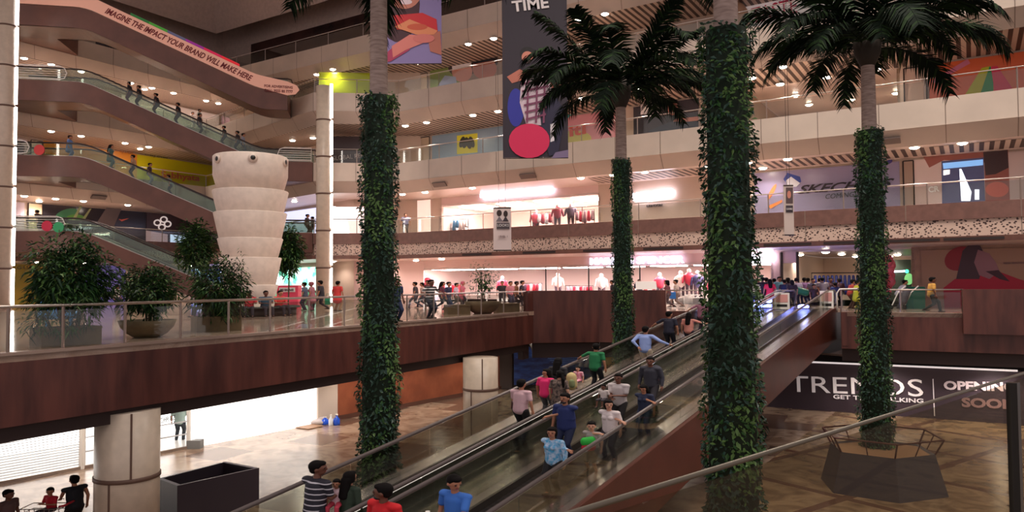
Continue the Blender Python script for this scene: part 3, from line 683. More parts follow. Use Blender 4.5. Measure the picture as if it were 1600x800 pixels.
fm = [frond_mesh(4.4, 4.4, 1.2, seed=1), frond_mesh(5.2, 3.4, 2.1, seed=2), frond_mesh(5.3, 2.1, 2.3, seed=3), frond_mesh(4.6, 1.0, 2.1, seed=4)]
ivym = ivy_mesh(); bark = mat('grey_palm_bark', (172, 150, 140), .7, rgb2=(140, 118, 110), vscale=3, stretch=(1, 1, 6))
mm = MB(); mm.lathe([(.52, 0), (.42, 9), (.41, IVH-.1)], n=14); corem = mm.mesh('ivy_core', mat('dark_green_core', (22, 38, 22), .9), True)  # dark green cylinder filling the gaps behind the ivy leaves
mm = MB(); mm.lathe([(.30, 0), (.26, 11.5), (.24, 14.4), (.22, 15.0), (.28, 15.2), (.3, 15.5)], n=18); trunkm = mm.mesh('trunk', bark, True)
mm = MB(); mm.lathe([(.24, 14.9), (.42, 15.3), (.5, 15.75), (.2, 16.3)], n=14); shaftm = mm.mesh('crown_shaft', mat('dark_brown_fibre', (44, 36, 28), .8), True)
def palm(px, Y, label, seed, sc_=1.0, dz=0):
    p = PY(px, 440, Y); t = thing('palm_tree', label, 'palm tree', (p.x, p.y, G)); rnd = random.Random(seed)
    link('trunk', trunkm, t).scale.z = (15.5+dz)/15.5; link('crown_shaft', shaftm, t).location.z = dz; c = link('ivy_core', corem, t); l = link('ivy_leaves', ivym, t)
    for o in (c, l): o.scale = (sc_, sc_, 1); o.rotation_euler = (0, 0, seed*1.3)
    k = 0
    for me, n, ti in ((fm[0], 6, 0), (fm[1], 8, 0), (fm[2], 9, 0), (fm[3], 6, 0)):
        for i in range(n):
            f = link('frond', me, t); f.location = (0, 0, 15.55+dz); f.rotation_euler = (rnd.uniform(-.2, .2), rnd.uniform(-.1, .12), 2*math.pi*(i+rnd.uniform(-.25, .25))/n+k*.5); s = rnd.uniform(.88, 1.05); f.scale = (s, s, s)
        k += 1
    return t
palm(592, 21.0, 'tall ivy-wrapped palm in front of the brown balcony, leftmost of the four', 1, dz=1.35)
palm(973, 32.4, 'ivy-wrapped palm with slim trunk, behind the travelators near the hanging banner', 2, .85)
palm(1141, 15.6, 'nearest and widest ivy-covered palm, right beside the travelator', 3, 1.04, .6)
palm(1364, 26.3, 'ivy-wrapped palm rising from the dark angular planter on the right', 4, .96)
# dark hexagonal planter with metal frame round the right palm
pc = PY(1370, 440, 25.8); t = thing('palm_planter', 'dark faceted planter with thin metal frame around the right palm', 'planter', (pc.x, pc.y, G)); dk = mat('charcoal_panel', (58, 50, 56), .4)
hexp = lambda r, z, a0=.35: [V((pc.x+r*math.cos(a0+k*math.pi/3), pc.y+r*.9*math.sin(a0+k*math.pi/3), z)) for k in range(6)]
lo, hi, inn, fr_ = hexp(2.1, G), hexp(1.72, G+1.35), hexp(1.6, G+1.3), hexp(2.0, G+1.85); m = MB()
for k in range(6): m.quad(lo[k], lo[(k+1) % 6], hi[(k+1) % 6], hi[k]); m.quad(hi[k], hi[(k+1) % 6], inn[(k+1) % 6], inn[k])
part('body', m, dk, t); m = MB(); m.add(inn, [tuple(range(6))]); part('soil', m, mat('beige_gravel', (150, 116, 86), .9), t)
m = MB()
for k in range(6): m.tube([fr_[k], fr_[(k+1) % 6]], .03, 6); m.tube([hi[k], fr_[k]], .03, 6); m.tube([(hi[k]+hi[(k+1) % 6])/2, (fr_[k]+fr_[(k+1) % 6])/2], .02, 6)
part('frame', m, mat('rusty_metal', (84, 50, 44), .5, .5), t)
# open dark box planter, lower left
A = [PZ(247, 748, -4.4), PZ(277, 759, -4.4), PZ(405, 731, -4.4), PZ(352, 721, -4.4)]; cen = sum(A, V())/4
t = thing('box_planter', 'large open-topped dark rectangular planter box on the ground floor', 'planter', (cen.x, cen.y, G)); m = MB(); dkb = mat('black_lacquer', (50, 42, 50), .4)
for k in range(4):
    a, b = A[k], A[(k+1) % 4]; ai, bi = a.lerp(cen, .1), b.lerp(cen, .1)
    m.quad((a.x, a.y, G), (b.x, b.y, G), b, a); m.quad(ai, bi, V((bi.x, bi.y, G+.6)), V((ai.x, ai.y, G+.6)))
part('box', m, dkb, t); m = MB()
for k in range(4):
    a, b = A[k], A[(k+1) % 4]; m.quad(a, b, b.lerp(cen, .1), a.lerp(cen, .1))
part('rim', m, mat('grey_planter_rim', (112, 100, 106), .4), t); m = MB(); m.add([V((q.x, q.y, G+.62)) for q in [a.lerp(cen, .1) for a in A]], [(0, 1, 2, 3)]); part('liner', m, mat('dark_plinth', (60, 54, 50)), t)

def bush_mesh(rx, rz, n, L, W, seed, zc, stems=4, lo_cut=-1, surf=.45, fold=.35, mats=None):
    rnd = random.Random(seed); m = MB(); mats = mats or lf
    for i in range(n):
        z = rnd.uniform(lo_cut, 1); a = rnd.uniform(0, 6.283); rr_ = math.sqrt(max(0, 1-z*z)); u = V((rr_*math.cos(a), rr_*math.sin(a), z)); k = rnd.uniform(surf, 1)*(1+.22*math.sin(a*3+z*4))
        p = V((u.x*rx*k, u.y*rx*k, zc+u.z*rz*k)); d = (u*rnd.uniform(.2, 1)+V((rnd.uniform(-1, 1), rnd.uniform(-1, 1), rnd.uniform(-.5, .4)))).normalized()
        m.cur = rnd.choice((0, 0, 1, 1, 2)); l = L*rnd.uniform(.6, 1.1); leaf(m, p, d, V((0, 0, 1)), l, W*l/L, fold)
    return m.mesh('foliage', mats)
stemm = mat('brown_stem', (84, 66, 46), .7)
def plant(px, Y, zb, rx, rz, zc, n, L, W, seed, label, name='potted_shrub', stems=4, spread=.3, z=0, cat='plant', top=None, lo_cut=-1, surf=.45, off=(0, 0)):
    p = PY(px, 440, Y); t = thing(name, label, cat, (p.x+off[0], p.y+off[1], z)); link('foliage', bush_mesh(rx, rz, n, L, W, seed, zc, lo_cut=lo_cut, surf=surf), t); rnd = random.Random(seed); m = MB()
    for k in range(stems):
        a = rnd.uniform(0, 6.28); m.tube([(math.cos(a)*spread*.3, math.sin(a)*spread*.3, zb), (math.cos(a)*spread, math.sin(a)*spread, zc+rz*.5)], .03, 5, .012)
    link('stem', m.mesh('stem', stemm), t); return t
clay = mat('olive_stone_planter', (128, 106, 78), .7, var=.12)
def boxpot(x0, x1, Y, h, dep, label, z=0, lean=0):
    a = PY(x0, 440, Y); b = PY(x1, 440, Y+(x1-x0)*.012); r = (b-a); r.z = 0; n = V((-r.y, r.x, 0)).normalized(); t = thing('stone_planter', label, 'planter', (a.x, a.y, z)); m = MB(); o = V((a.x, a.y, z))
    m.obox(o, r, n*dep, (0, 0, h)); part('body', m, clay, t); m = MB(); m.obox(o+V((0, 0, h))-n*.03, r, n*(dep+.06), (0, 0, .06)); part('rim', m, clay, t); return (a+b)/2+n*dep/2
def bowl(px, Y, r, h, label, z=0):
    p = PY(px, 440, Y); t = thing('bowl_planter', label, 'planter', (p.x, p.y, z)); m = MB(); m.lathe([(r*.45, 0), (r*.7, h*.25), (r*.9, h*.6), (r, h), (r*.94, h), (r*.85, h*.7), (r*.6, h*.65)], n=32); part('bowl', m, clay, t, True, local=True)
boxpot(66, 160, 19.2, .42, .9, 'rectangular stone planter holding the big bamboo, far left of the balcony')
boxpot(308, 378, 24.6, .45, .9, 'rectangular stone planter behind the glass, below the white cone')
bowl(231, 22.6, .82, .52, 'round stone bowl planter with a bushy shrub, between two rectangular planters')
plant(112, 19.9, .3, 1.05, 1.15, 1.78, 5200, .27, .07, 11, 'large dense bamboo clump spilling over its rectangular planter', 'potted_bamboo', 7, .6, z=.0, lo_cut=-.8)
plant(90, 19.6, .3, .95, .3, .6, 500, .3, .05, 12, 'low bamboo sprouts at the foot of the large clump', 'potted_bamboo', 3, .3)
plant(233, 22.6, .4, .86, .78, 1.42, 3600, .2, .065, 13, 'rounded dark green shrub growing from the stone bowl', 'potted_shrub', 5, .22)
plant(340, 25.1, .4, .92, 1.0, 1.5, 3000, .27, .07, 14, 'loose leafy bamboo in front of the white cone', 'potted_bamboo', 5, .5)
plant(374, 25.1, .4, .22, .95, 1.7, 260, .28, .05, 15, 'single tall thin bamboo stem right of the loose clump', 'potted_bamboo', 1, .1)
plant(352, 25.6, .4, .7, .35, .62, 600, .2, .05, 16, 'low dark green ground foliage in the third planter', 'potted_shrub', 3, .3)
for px, lab, rx, rz, zc in ((306, 'hanging dark green foliage left of the white cone', 1.05, 1.35, 3.75), (449, 'hanging dark green foliage right of the white cone', .8, 1.35, 3.45)):
    plant(px, 41, 0, rx, rz, zc, 2600, .32, .12, 17+px, lab, 'small_tree', 2, .2)
boxpot(700, 735, 36.8, .42, .8, 'low stone trough left of the slender tree, by the railing'); boxpot(778, 812, 39, .42, .8, 'low stone trough right of the slender tree')
bowl(754, 38.0, .95, .62, 'wide stone bowl holding the slender tree near the brown block')
plant(755, 38.0, .5, .75, .95, 1.75, 600, .17, .09, 21, 'slender airy tree with small round leaves in a stone bowl', 'potted_tree', 3, .2, surf=.2)
# ================================================================== BOARDS, POSTERS AND SIGNS
_mc = {}
def flat(rgb, emit=0, rough=.5, **k):
    n = 'print_%d_%d_%d%s' % (rgb[0], rgb[1], rgb[2], '_lit' if emit else '')
    return mat(n, rgb, rough, emit=rgb if emit else None, es=emit, **k)
def on2(w, px, py, inset): n = V((w[1].y, -w[1].x)); return ON(px, py, w[0]+n*inset, w[1])
def board(name, label, cat, w, x0, x1, z0, z1, m_, inset=.12, th=.07, group=None, frame=None):
    if z0 in (5.5, 11, 11.0, 16.5): z1 = min(z1, z0+3.12)
    zm = (z0+z1)/2; a = onwz(x0, zm, inset, w); b = onwz(x1, zm, inset, w); a.z = b.z = z0; t = thing(name, label, cat, a, group)
    d = (b-a).normalized(); n = V((-d.y, d.x, 0)); m = MB(); m.obox(a, b-a, n*th, (0, 0, z1-z0)); part('panel', m, m_, t)
    if frame:
        m = MB()
        for p, q in ((a, b), (a+V((0, 0, z1-z0)), b+V((0, 0, z1-z0))), (a, a+V((0, 0, z1-z0))), (b, b+V((0, 0, z1-z0)))): m.tube([p-n*.01, q-n*.01], .04, 4)
        part('frame', m, frame, t)
    t['_w'] = 0; del t['_w']; t_k[t.name] = [w, inset, 0]; return t
t_k = {}
def shape(t, name, pts, m_, smooth=0):
    w, ins, k = t_k[t.name]; t_k[t.name][2] += 1; e = ins+.012+.006*k; P = [on2(w, x, y, e) for x, y in pts]; n = V((w[1].y, -w[1].x, 0)); m = MB(); m.extr(list(reversed(P)), -n*.005)
    return part(name, m, m_, t)
def ell(cx, cy, rx, ry, rot=0, n=22): 
    c, s = math.cos(rot), math.sin(rot); return [(cx+rx*math.cos(2*math.pi*k/n)*c-ry*math.sin(2*math.pi*k/n)*s, cy+rx*math.cos(2*math.pi*k/n)*s+ry*math.sin(2*math.pi*k/n)*c) for k in range(n)]
def words(t, s, x0, y0, x1, y1, hpx, m_, depth=.015, name='lettering', shear=0, bold=0, w=None, ins=None):
    if w is None: w, i0, k = t_k[t.name]; ins = i0+.05
    A = on2(w, x0, y0, ins); B = on2(w, x1, y1, ins); Z = on2(w, x0, y0-hpx, ins)
    return text(s, A, B, Z.z-A.z, m_, t, name, depth, shear=shear, bold=bold)
# --- level 4 (middle cream gallery)
WC = WPC
t = board('hoarding', 'glossy yellow-green board on the upper gallery, behind the leftmost palm', 'hoarding', WP, 575, 650, 16.5, 19.9, flat((176, 190, 30), rough=.2))
board('hoarding', 'glossy yellow-green board left of the leftmost palm, upper gallery corner', 'hoarding', WC, 498, 585, 16.5, 19.9, flat((176, 190, 30), rough=.2), inset=.1)
board('door_panel', 'cream lift door between dark posts, right of the yellow-green board', 'door', WP, 653, 668, 16.5, 19.9, flat((214, 190, 166)), frame=steel_d)
skin1, skin2, hair1 = flat((206, 132, 112)), flat((184, 110, 92)), flat((54, 36, 34))
t = board('poster', 'long poster of two people in sunglasses, upper gallery beside the yellow-green board', 'poster', WP, 672, 784, 16.5, 19.9, flat((150, 120, 104)))
for nm, p, c in (('print_backdrop', [(672, 100), (730, 95), (730, 150), (672, 160)], flat((120, 134, 66))), ('print_hair', ell(722, 105, 22, 16), hair1), ('print_face', ell(722, 112, 16, 16), skin1), ('print_shirt', [(680, 140), (695, 118), (712, 120), (716, 145), (690, 160)], flat((150, 156, 190))),
                 ('print_hair', ell(758, 96, 20, 14), hair1), ('print_face', ell(757, 107, 19, 17), skin2), ('print_glasses', [(706, 103), (736, 98), (737, 104), (707, 110)], flat((230, 220, 220))), ('print_glasses', [(740, 95), (772, 88), (773, 94), (741, 100)], flat((30, 24, 30)))): shape(t, nm, p, c)
t = board('poster', 'orange poster with green and pink rays and a lilac stripe, top right of the photo', 'poster', WP, 1452, 1720, 11.0, 14.25, flat((226, 104, 58), rough=.3))
for nm, p, c in (('print_ray', [(1508, 148), (1534, 106), (1549, 103), (1532, 146)], flat((196, 196, 40))), ('print_ray', [(1532, 146), (1546, 104), (1552, 104), (1552, 143)], flat((40, 150, 80))), ('print_ray', [(1554, 142), (1548, 104), (1558, 103), (1582, 138)], flat((226, 50, 90))),
                 ('print_stripe', [(1456, 126), (1512, 92), (1516, 99), (1458, 131)], flat((214, 120, 150)))): shape(t, nm, p, c)
board('door_panel', 'pale lift door between dark posts, left of the orange poster', 'door', WP, 1413, 1448, 11.0, 14.1, flat((204, 176, 160)), frame=steel_d)
# --- sign on the top-right gallery
t = board('shop_sign', 'pale sign with pink capital letters behind palm leaves, top right', 'sign', WP, 1160, 1330, 17.7, 19.9, flat((222, 206, 204), .15))
o = words(t, 'TASTE', 1175, 37, 1246, 20, 24, flat((224, 70, 104)))
m = MB(); p = onwz(1148, 18.4, 1.2); m.ball((p.x, p.y, 18.6), (1.0, .5, 1.3)); solo('round_lamp_shade', m, flat((190, 150, 124)), 'rounded bronze lamp shape just right of the nearest palm top', 'lamp', smooth=True)
# --- level 3
t = board('poster', 'dark purple board with small white lettering behind the leftmost palm', 'poster', WP, 598, 654, 11, 14.2, flat((62, 42, 66)))
words(t, 'COLOUR', 618, 217, 632, 214, 4, flat((220, 210, 220)))
board('door_panel', 'cream door panel left of the pale blue poster, third gallery', 'door', WP, 656, 671, 11, 14.1, flat((200, 178, 152)), frame=steel_d)
t = board('poster', 'pale blue hoarding with a yellow square emblem, third gallery', 'hoarding', WP, 675, 800, 11, 14.2, flat((140, 160, 178), rough=.2))
shape(t, 'yellow_square', [(714, 212), (746, 208), (746, 238), (714, 241)], flat((222, 214, 40)))
for x in (722, 727, 732, 737): shape(t, 'print_figure', ell(x, 224-(x % 3), 4, 9, .3 if x < 730 else -.3), flat((60, 56, 30)))
words(t, 'coming soon', 682, 209, 706, 203, 5, flat((190, 80, 100)))
t = board('poster', 'pink and teal poster with orange lettering right of the black banner', 'poster', WP, 800, 962, 11, 14.2, flat((222, 150, 158)))
shape(t, 'print_teal', [(884, 168), (910, 162), (884, 188)], flat((90, 180, 180))); shape(t, 'print_yellow', ell(898, 216, 26, 12), flat((214, 206, 110)))
words(t, 'iti', 890, 214, 916, 209, 16, flat((216, 90, 60)), bold=.03)
t = board('poster', 'black poster of a woman resting her chin on her arm, third gallery', 'poster', WP, 990, 1092, 11, 14.2, flat((48, 36, 44)))
for nm, p, c in (('print_hair', ell(1051, 175, 13, 22), flat((24, 18, 20))), ('print_face', ell(1051, 168, 8, 12), skin1), ('print_arm', [(1050, 196), (1054, 186), (1090, 182), (1092, 188), (1060, 192)], skin1), ('print_dress', [(1010, 206), (1048, 190), (1092, 190), (1092, 208)], flat((40, 44, 60))), ('white_card', [(1001, 158), (1029, 155), (1029, 177), (1001, 179)], flat((222, 210, 210)))): shape(t, nm, p, c)
words(t, 'Naaree', 1006, 169, 1026, 166, 6, flat((90, 60, 70)), shear=.3)
t = board('shop_facade', 'dark board reading GLOBAL REPUBLIC on the third gallery corner', 'sign', WC, 500, 600, 11, 14.2, flat((76, 60, 62), rough=.3))
words(t, 'GLOBAL REPUBLIC', 518, 251, 592, 244, 7, flat((214, 200, 196)))
# left wing
WL = WPL
t = board('hoarding', 'orange glossy board on the left wing, above the third escalator', 'hoarding', WL, 68, 214, 11, 14.2, flat((226, 150, 60), rough=.25)); words(t, 'Crazy Deals', 180, 238, 208, 244, 9, flat((196, 120, 60)), shear=.2)
t = board('hoarding', 'bright yellow glossy board with the word Sabhyata in orange, left wing', 'hoarding', WL, 214, 352, 11, 14.2, flat((214, 206, 30), rough=.25)); words(t, 'Sabhyata', 252, 280, 312, 286, 13, flat((214, 96, 50)), bold=.02); words(t, 'Crazy Deals', 226, 244, 262, 250, 8, flat((120, 110, 30)), shear=.2)
shape(t, 'print_rule', [(252, 264), (312, 272), (312, 274), (252, 266)], flat((214, 96, 50)))
board('door_panel', 'pale panel beside the left column, third gallery of the left wing', 'door', WL, 24, 42, 11, 14, flat((206, 186, 186))); board('door_panel', 'cream door with dark frame, third gallery of the left wing', 'door', WL, 48, 66, 11, 14, flat((214, 196, 170)), frame=steel_d)
t = board('hoarding', 'glossy white board above the second escalator on the left', 'hoarding', WL, 190, 342, 16.5, 19.6, flat((232, 214, 206), .1, rough=.2)); words(t, 'Pepe Tree', 304, 168, 330, 174, 8, flat((196, 160, 160)))
board('shop_window', 'lit pinkish glass shop window above the second escalator, by the sloping truss', 'window', WL, 346, 366, 16.5, 19.6, flat((190, 140, 150), .3), frame=steel)
t = board('hoarding', 'dark glossy shop board with green print, second gallery on the left', 'hoarding', WL, 66, 228, 5.5, 8.7, flat((44, 38, 44), rough=.15))
shape(t, 'print_green', ell(104, 334, 18, 7, -.3), flat((60, 130, 90))); shape(t, 'print_green', ell(118, 340, 14, 5), flat((90, 150, 60)))
shape(t, 'print_streak', [(112, 344), (126, 320), (129, 320), (117, 345)], flat((160, 170, 120))); shape(t, 'print_streak', [(126, 345), (140, 326), (143, 326), (131, 346)], flat((150, 160, 110)))
shape(t, 'curtain_print', [(150, 350), (168, 322), (190, 326), (178, 354)], flat((110, 96, 96))); shape(t, 'swoosh_mark', [(185, 342), (190, 346), (202, 341), (190, 343)], flat((224, 110, 90)))
t = board('shop_facade', 'dark shop front with white swirl ornament, second gallery left of the cone', 'shop front', WL, 229, 352, 5.5, 8.7, flat((84, 66, 70), rough=.2))
for x, y in ((246, 348), (256, 343), (253, 355), (262, 350)):
    m = MB(); P = [on2(WL, a, b, .2) for a, b in ell(x, y, 5, 4.2)]; m.tube(P+[P[0]], .07, 6); part('swirl', m, flat((236, 220, 216), .3), t, True)
shape(t, 'lit_window', [(228, 360), (262, 366), (262, 384), (228, 382)], flat((190, 160, 160), .25)); shape(t, 'lit_window', [(266, 366), (292, 370), (292, 384), (266, 384)], flat((190, 210, 236), .7))
board('door_panel', 'pale panel with small blue emblem beside the left column, second gallery', 'door', WL, 19, 38, 5.5, 8.6, flat((206, 190, 206)), inset=.1); board('door_panel', 'cream lit door beside the round barrier, second gallery', 'door', WL, 44, 66, 5.5, 8.6, flat((226, 200, 166)), frame=steel_d)
t = board('hoarding', 'yellow and green hoarding on the promenade, far left behind the bamboo', 'hoarding', WL, -40, 112, 0, 3.4, mat('yellow_green_fade', (176, 140, 40), .5, rgb2=(110, 110, 30), vscale=.3)); words(t, 'G.LURE', 27, 421, 60, 419, 5, flat((80, 70, 40)))
board('hoarding', 'plain violet-blue hoarding on the promenade behind the potted plants', 'hoarding', WL, 128, 196, 0, 3.4, flat((126, 112, 196), .12))
mled = mat('led_wall_pattern', (60, 80, 200), .4); nt = mled.node_tree; b = nt.nodes['Principled BSDF']; g = nt.nodes.new('ShaderNodeNewGeometry'); nz = nt.nodes.new('ShaderNodeTexNoise'); nz.inputs['Scale'].default_value = 2.2; cr = nt.nodes.new('ShaderNodeValToRGB'); cr.color_ramp.elements[0].position = .5; cr.color_ramp.elements[1].position = .6
cr.color_ramp.elements[0].color = (.01, .03, .25, 1); cr.color_ramp.elements[1].color = (.6, .75, 1, 1); nt.links.new(g.outputs['Position'], nz.inputs[0]); nt.links.new(nz.outputs[0], cr.inputs[0]); nt.links.new(cr.outputs[0], b.inputs['Emission Color']); b.inputs['Emission Strength'].default_value = 1.6
board('led_screen', 'blue and white lit screen behind the bamboo, left of the cone', 'screen', WL, 300, 352, .3, 3.2, mled)
mled2 = mat('green_white_lit_print', (220, 255, 240), .4); nt = mled2.node_tree; b = nt.nodes['Principled BSDF']; g = nt.nodes.new('ShaderNodeNewGeometry'); nz = nt.nodes.new('ShaderNodeTexNoise'); nz.inputs['Scale'].default_value = .9; cr = nt.nodes.new('ShaderNodeValToRGB'); cr.color_ramp.elements[0].position = .42; cr.color_ramp.elements[1].position = .55
cr.color_ramp.elements[0].color = (.08, .75, .45, 1); cr.color_ramp.elements[1].color = (.9, 1, .97, 1); nt.links.new(g.outputs['Position'], nz.inputs[0]); nt.links.new(nz.outputs[0], cr.inputs[0]); nt.links.new(cr.outputs[0], b.inputs['Emission Color']); b.inputs['Emission Strength'].default_value = 1.1
WB = (WALL[1], (WALL[2]-WALL[1]).normalized())
board('lit_screen', 'bright white and green lit screen between the cone and the slim column', 'screen', WB, 424, 500, .2, 3.1, mled2)
board('shop_window', 'bright white shop window with blue tint between cone and slim column, second gallery', 'window', WB, 440, 500, 5.6, 8.5, flat((206, 210, 246), .75), frame=steel)
t = board('shop_window', 'overexposed pinkish-white shop window right of the slim column, second gallery', 'window', WC, 500, 590, 5.5, 8.1, flat((255, 226, 222), .8)); shape(t, 'white_arch', ell(520, 366, 26, 44), flat((255, 252, 250), 1.3))
t = board('shop_window', 'pinkish shop window with shelves and red balloon display right of the leftmost palm', 'window', WP, 606, 651, 5.5, 8.1, flat((250, 206, 200), .5))
shape(t, 'print_red_display', [(633, 328), (651, 325), (651, 345), (633, 346)], flat((214, 70, 80), .3))
for y in (338, 346, 354): shape(t, 'shelf_edge', [(620, y), (630, y-1), (630, y), (620, y+1)], flat((150, 120, 116)))
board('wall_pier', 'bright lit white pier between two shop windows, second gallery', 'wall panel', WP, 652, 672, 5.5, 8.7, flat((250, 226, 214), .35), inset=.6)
# long sign letters
glow = mat('glowing_white_letters', (255, 255, 255), emit=(236, 232, 255), es=4.5)
def sign(s, x0, y0, x1, y1, h, label, ins=.3, bold=.02, m_=None, name='illuminated_sign'):
    A = on2(WP, x0, y0, ins); t = thing(name, label, 'sign', A); words(t, s, x0, y0, x1, y1, h, m_ or glow, .08, 'letters', bold=bold, w=WP, ins=ins); return t
sign('MARKS & SPENCER', 922, 414, 1069, 411, 11, 'glowing white MARKS & SPENCER letters over the promenade shop front', bold=.02, m_=mat('soft_glowing_letters', (255, 255, 255), emit=(226, 222, 255), es=1.8))
sign('MARKS & SPENCER', 1112, 414, 1210, 409, 13, 'glowing white letters over the promenade, partly behind the nearest palm', bold=.03)
sign('MARKS & SPENCER', 751, 309, 865, 299, 9.5, 'glowing white shop name one gallery up, above the pink lit shop', bold=.05)
sign('MARKS & SPENCER', 990, 314, 1053, 306, 12, 'glowing white shop name on the bare wall, right of the second palm', bold=.05)
sign('LONDON', 1011, 324, 1035, 322, 3.6, 'small dark LONDON lettering below the glowing name', .06, m_=flat((80, 60, 60)), name='wall_lettering')
# level 2 hoardings
t = board('hoarding', 'lilac hoarding reading SKECHERS COMING SOON with a blue running-shoe print', 'hoarding', WP, 1179, 1406, 5.5, 8.65, flat((150, 140, 172), rough=.25, var=.06, vscale=.3))
ink = flat((40, 30, 38)); words(t, 'SKECHERS', 1246, 303, 1398, 292, 13, ink, shear=.45, bold=.02); words(t, 'COMING SOON', 1290, 311, 1372, 304, 7.5, ink, shear=.2, bold=.0)
for nm, p, c in (('print_runner', [(1224, 280), (1230, 270), (1250, 276), (1252, 284), (1240, 291), (1232, 290)], flat((50, 70, 150))), ('print_shoe', [(1228, 282), (1236, 276), (1250, 286), (1244, 292), (1230, 292)], flat((220, 224, 236))), ('print_splash', ell(1206, 300, 3, 14, .5), flat((226, 120, 60))), ('print_splash', [(1200, 322), (1222, 312), (1222, 316), (1204, 326)], flat((230, 130, 50))), ('print_mark', ell(1389, 253, 6, 3, -.5), flat((70, 60, 130)))): shape(t, nm, p, c)
board('door_panel', 'cream lift front between dark posts, right of the lilac hoarding', 'door', WP, 1412, 1428, 5.5, 8.6, flat((160, 134, 120)), frame=steel_d)
t = board('hoarding', 'pale hoarding with a large brown face print around a lit doorway, second gallery right', 'hoarding', WP, 1429, 1592, 5.5, 8.65, flat((206, 182, 178), rough=.3))
for nm, p, c in (('print_cheek', [(1440, 240), (1530, 222), (1575, 232), (1578, 312), (1540, 318), (1538, 254), (1475, 250), (1452, 262)], flat((150, 84, 74))), ('print_hair', [(1536, 236), (1574, 232), (1576, 262), (1556, 272), (1540, 274)], flat((60, 36, 40))), ('print_lips', ell(1558, 296, 18, 12), flat((206, 96, 74))),
                 ('doorway', [(1471, 252), (1537, 246), (1539, 314), (1472, 318)], flat((70, 72, 110), .1)), ('blue_shutter', [(1473, 255), (1536, 249), (1536, 258), (1474, 264)], flat((120, 170, 226), .5)), ('lit_gap', [(1499, 264), (1502, 264), (1518, 300), (1516, 314), (1502, 314)], flat((240, 244, 255), 1.2)), ('lit_gap', [(1523, 296), (1530, 296), (1530, 312), (1523, 312)], flat((240, 244, 255), 1)), ('lit_gap', [(1474, 266), (1484, 265), (1484, 272), (1474, 274)], flat((255, 240, 230), .8))): shape(t, nm, p, c)
words(t, 'CR', 1451, 301, 1468, 299, 9, flat((240, 236, 236)), bold=.03)
t = board('hoarding', 'pale hoarding with small brown marks at the right edge of the photo, second gallery', 'hoarding', WP, 1592, 1760, 5.5, 8.65, flat((206, 182, 178), rough=.3))
# promenade, right
t = board('poster', 'huge poster of a long-haired woman in red with her face raised, far right of promenade', 'poster', WP, 1440, 1720, 0, 3.3, flat((172, 134, 112)), inset=.1)
for nm, p, c in (('print_red_hat', ell(1499, 404, 24, 18, -.4), flat((150, 40, 52))), ('print_dress', [(1476, 487), (1474, 450), (1492, 436), (1530, 428), (1560, 424), (1592, 436), (1640, 450), (1640, 490)], flat((178, 24, 58))), ('print_hair', [(1494, 436), (1504, 392), (1516, 380), (1532, 384), (1540, 402), (1530, 436)], flat((74, 50, 62))), ('print_face', [(1528, 390), (1546, 396), (1556, 410), (1562, 424), (1546, 436), (1530, 430), (1522, 410)], flat((158, 112, 122))), ('print_shadow', [(1540, 424), (1560, 422), (1578, 440), (1562, 436)], flat((70, 34, 50)))): shape(t, nm, p, c)
words(t, 'NEW SEASON', 1568, 413, 1600, 412, 3, flat((130, 100, 110)))
m = MB(); m.box((0, 0, 0), (.01, .01, .01))
# passage contents at the back right: balloons, blue garment rack, green-lit stall
for k in range(26):
    p = PY(1386+random.uniform(-9, 9), 440, 44+random.uniform(-.3, .3)); z = .7+k*.085+random.uniform(-.1, .1); m = MB(); m.ball((p.x, p.y, z), (.27, .27, .3), 12, 8); solo('balloon', m, flat((232, 110, 128), rough=.3), 'pink balloon in the tall bunch behind the right palm', 'balloon', 'pink balloons by the right palm', smooth=True, loc=(p.x, p.y, z))
p = PY(1317, 440, 52); t = thing('garment_rack', 'wide rack of dark blue clothes at the back of the passage', 'clothes rack', (p.x, p.y, 0)); m = MB(); m.tube([(p.x-2.2, p.y, 0), (p.x-2.2, p.y, 2.1), (p.x+2.2, p.y, 2.1), (p.x+2.2, p.y, 0)], .04, 6); part('frame', m, steel_d, t)
for k in range(14):
    q = (p.x-1.95+k*.3, p.y, .5); m = MB(); m.capsule((q[0], q[1], .7), (q[0], q[1], 1.85), .16, .1, n=10); solo('garment', m, flat((34, 46, 120)), 'dark blue garment on the wide rack in the passage', 'garment', 'blue garments in the passage', smooth=True, loc=q)
t = board('stall', 'dark shop front with green and white lights at the end of the passage', 'shop front', (WP[0]+V((-WP[1].y, WP[1].x))*14, WP[1]), 1383, 1424, 0, 3.1, flat((50, 62, 50)), inset=.1)
shape(t, 'light_bar', [(1396, 423), (1414, 422), (1414, 425), (1396, 426)], flat((220, 230, 255), 2)); shape(t, 'green_light', ell(1417, 424, 3, 3), flat((60, 255, 150), 2)); shape(t, 'green_print', ell(1420, 436, 7, 9), flat((110, 180, 110), .5))
p = PY(1427, 440, 40.5); m = MB(); m.lathe([(.62, 0), (.66, 1.15), (.6, 1.2)], p*1 if 0 else (p.x, p.y, 0), 6); solo('counter', m, flat((24, 92, 78)), 'dark green six-sided bin by the passage, right of the last palm', 'bin', loc=(p.x, p.y, 0))
m = MB(); p = PY(1410, 440, 39.6)
t = thing('push_chair', 'white framed push chair seen through the glass, right of the last palm', 'push chair', (p.x, p.y, 0))
for dx in (-.35, .35):
    m = MB(); m.tube([(p.x+dx-.3, p.y, .1), (p.x+dx+.1, p.y, .9), (p.x+dx+.5, p.y, 1.25)], .03, 6); part('frame', m, white, t)
    m = MB(); m.tube([(p.x+dx-.3, p.y-.05, .12), (p.x+dx-.3, p.y+.05, .12)], .12, 12); part('wheel', m, black, t)
m = MB(); m.capsule((p.x, p.y, .45), (p.x+.2, p.y, .95), .22, .2); part('seat', m, flat((70, 66, 76)), t, True)
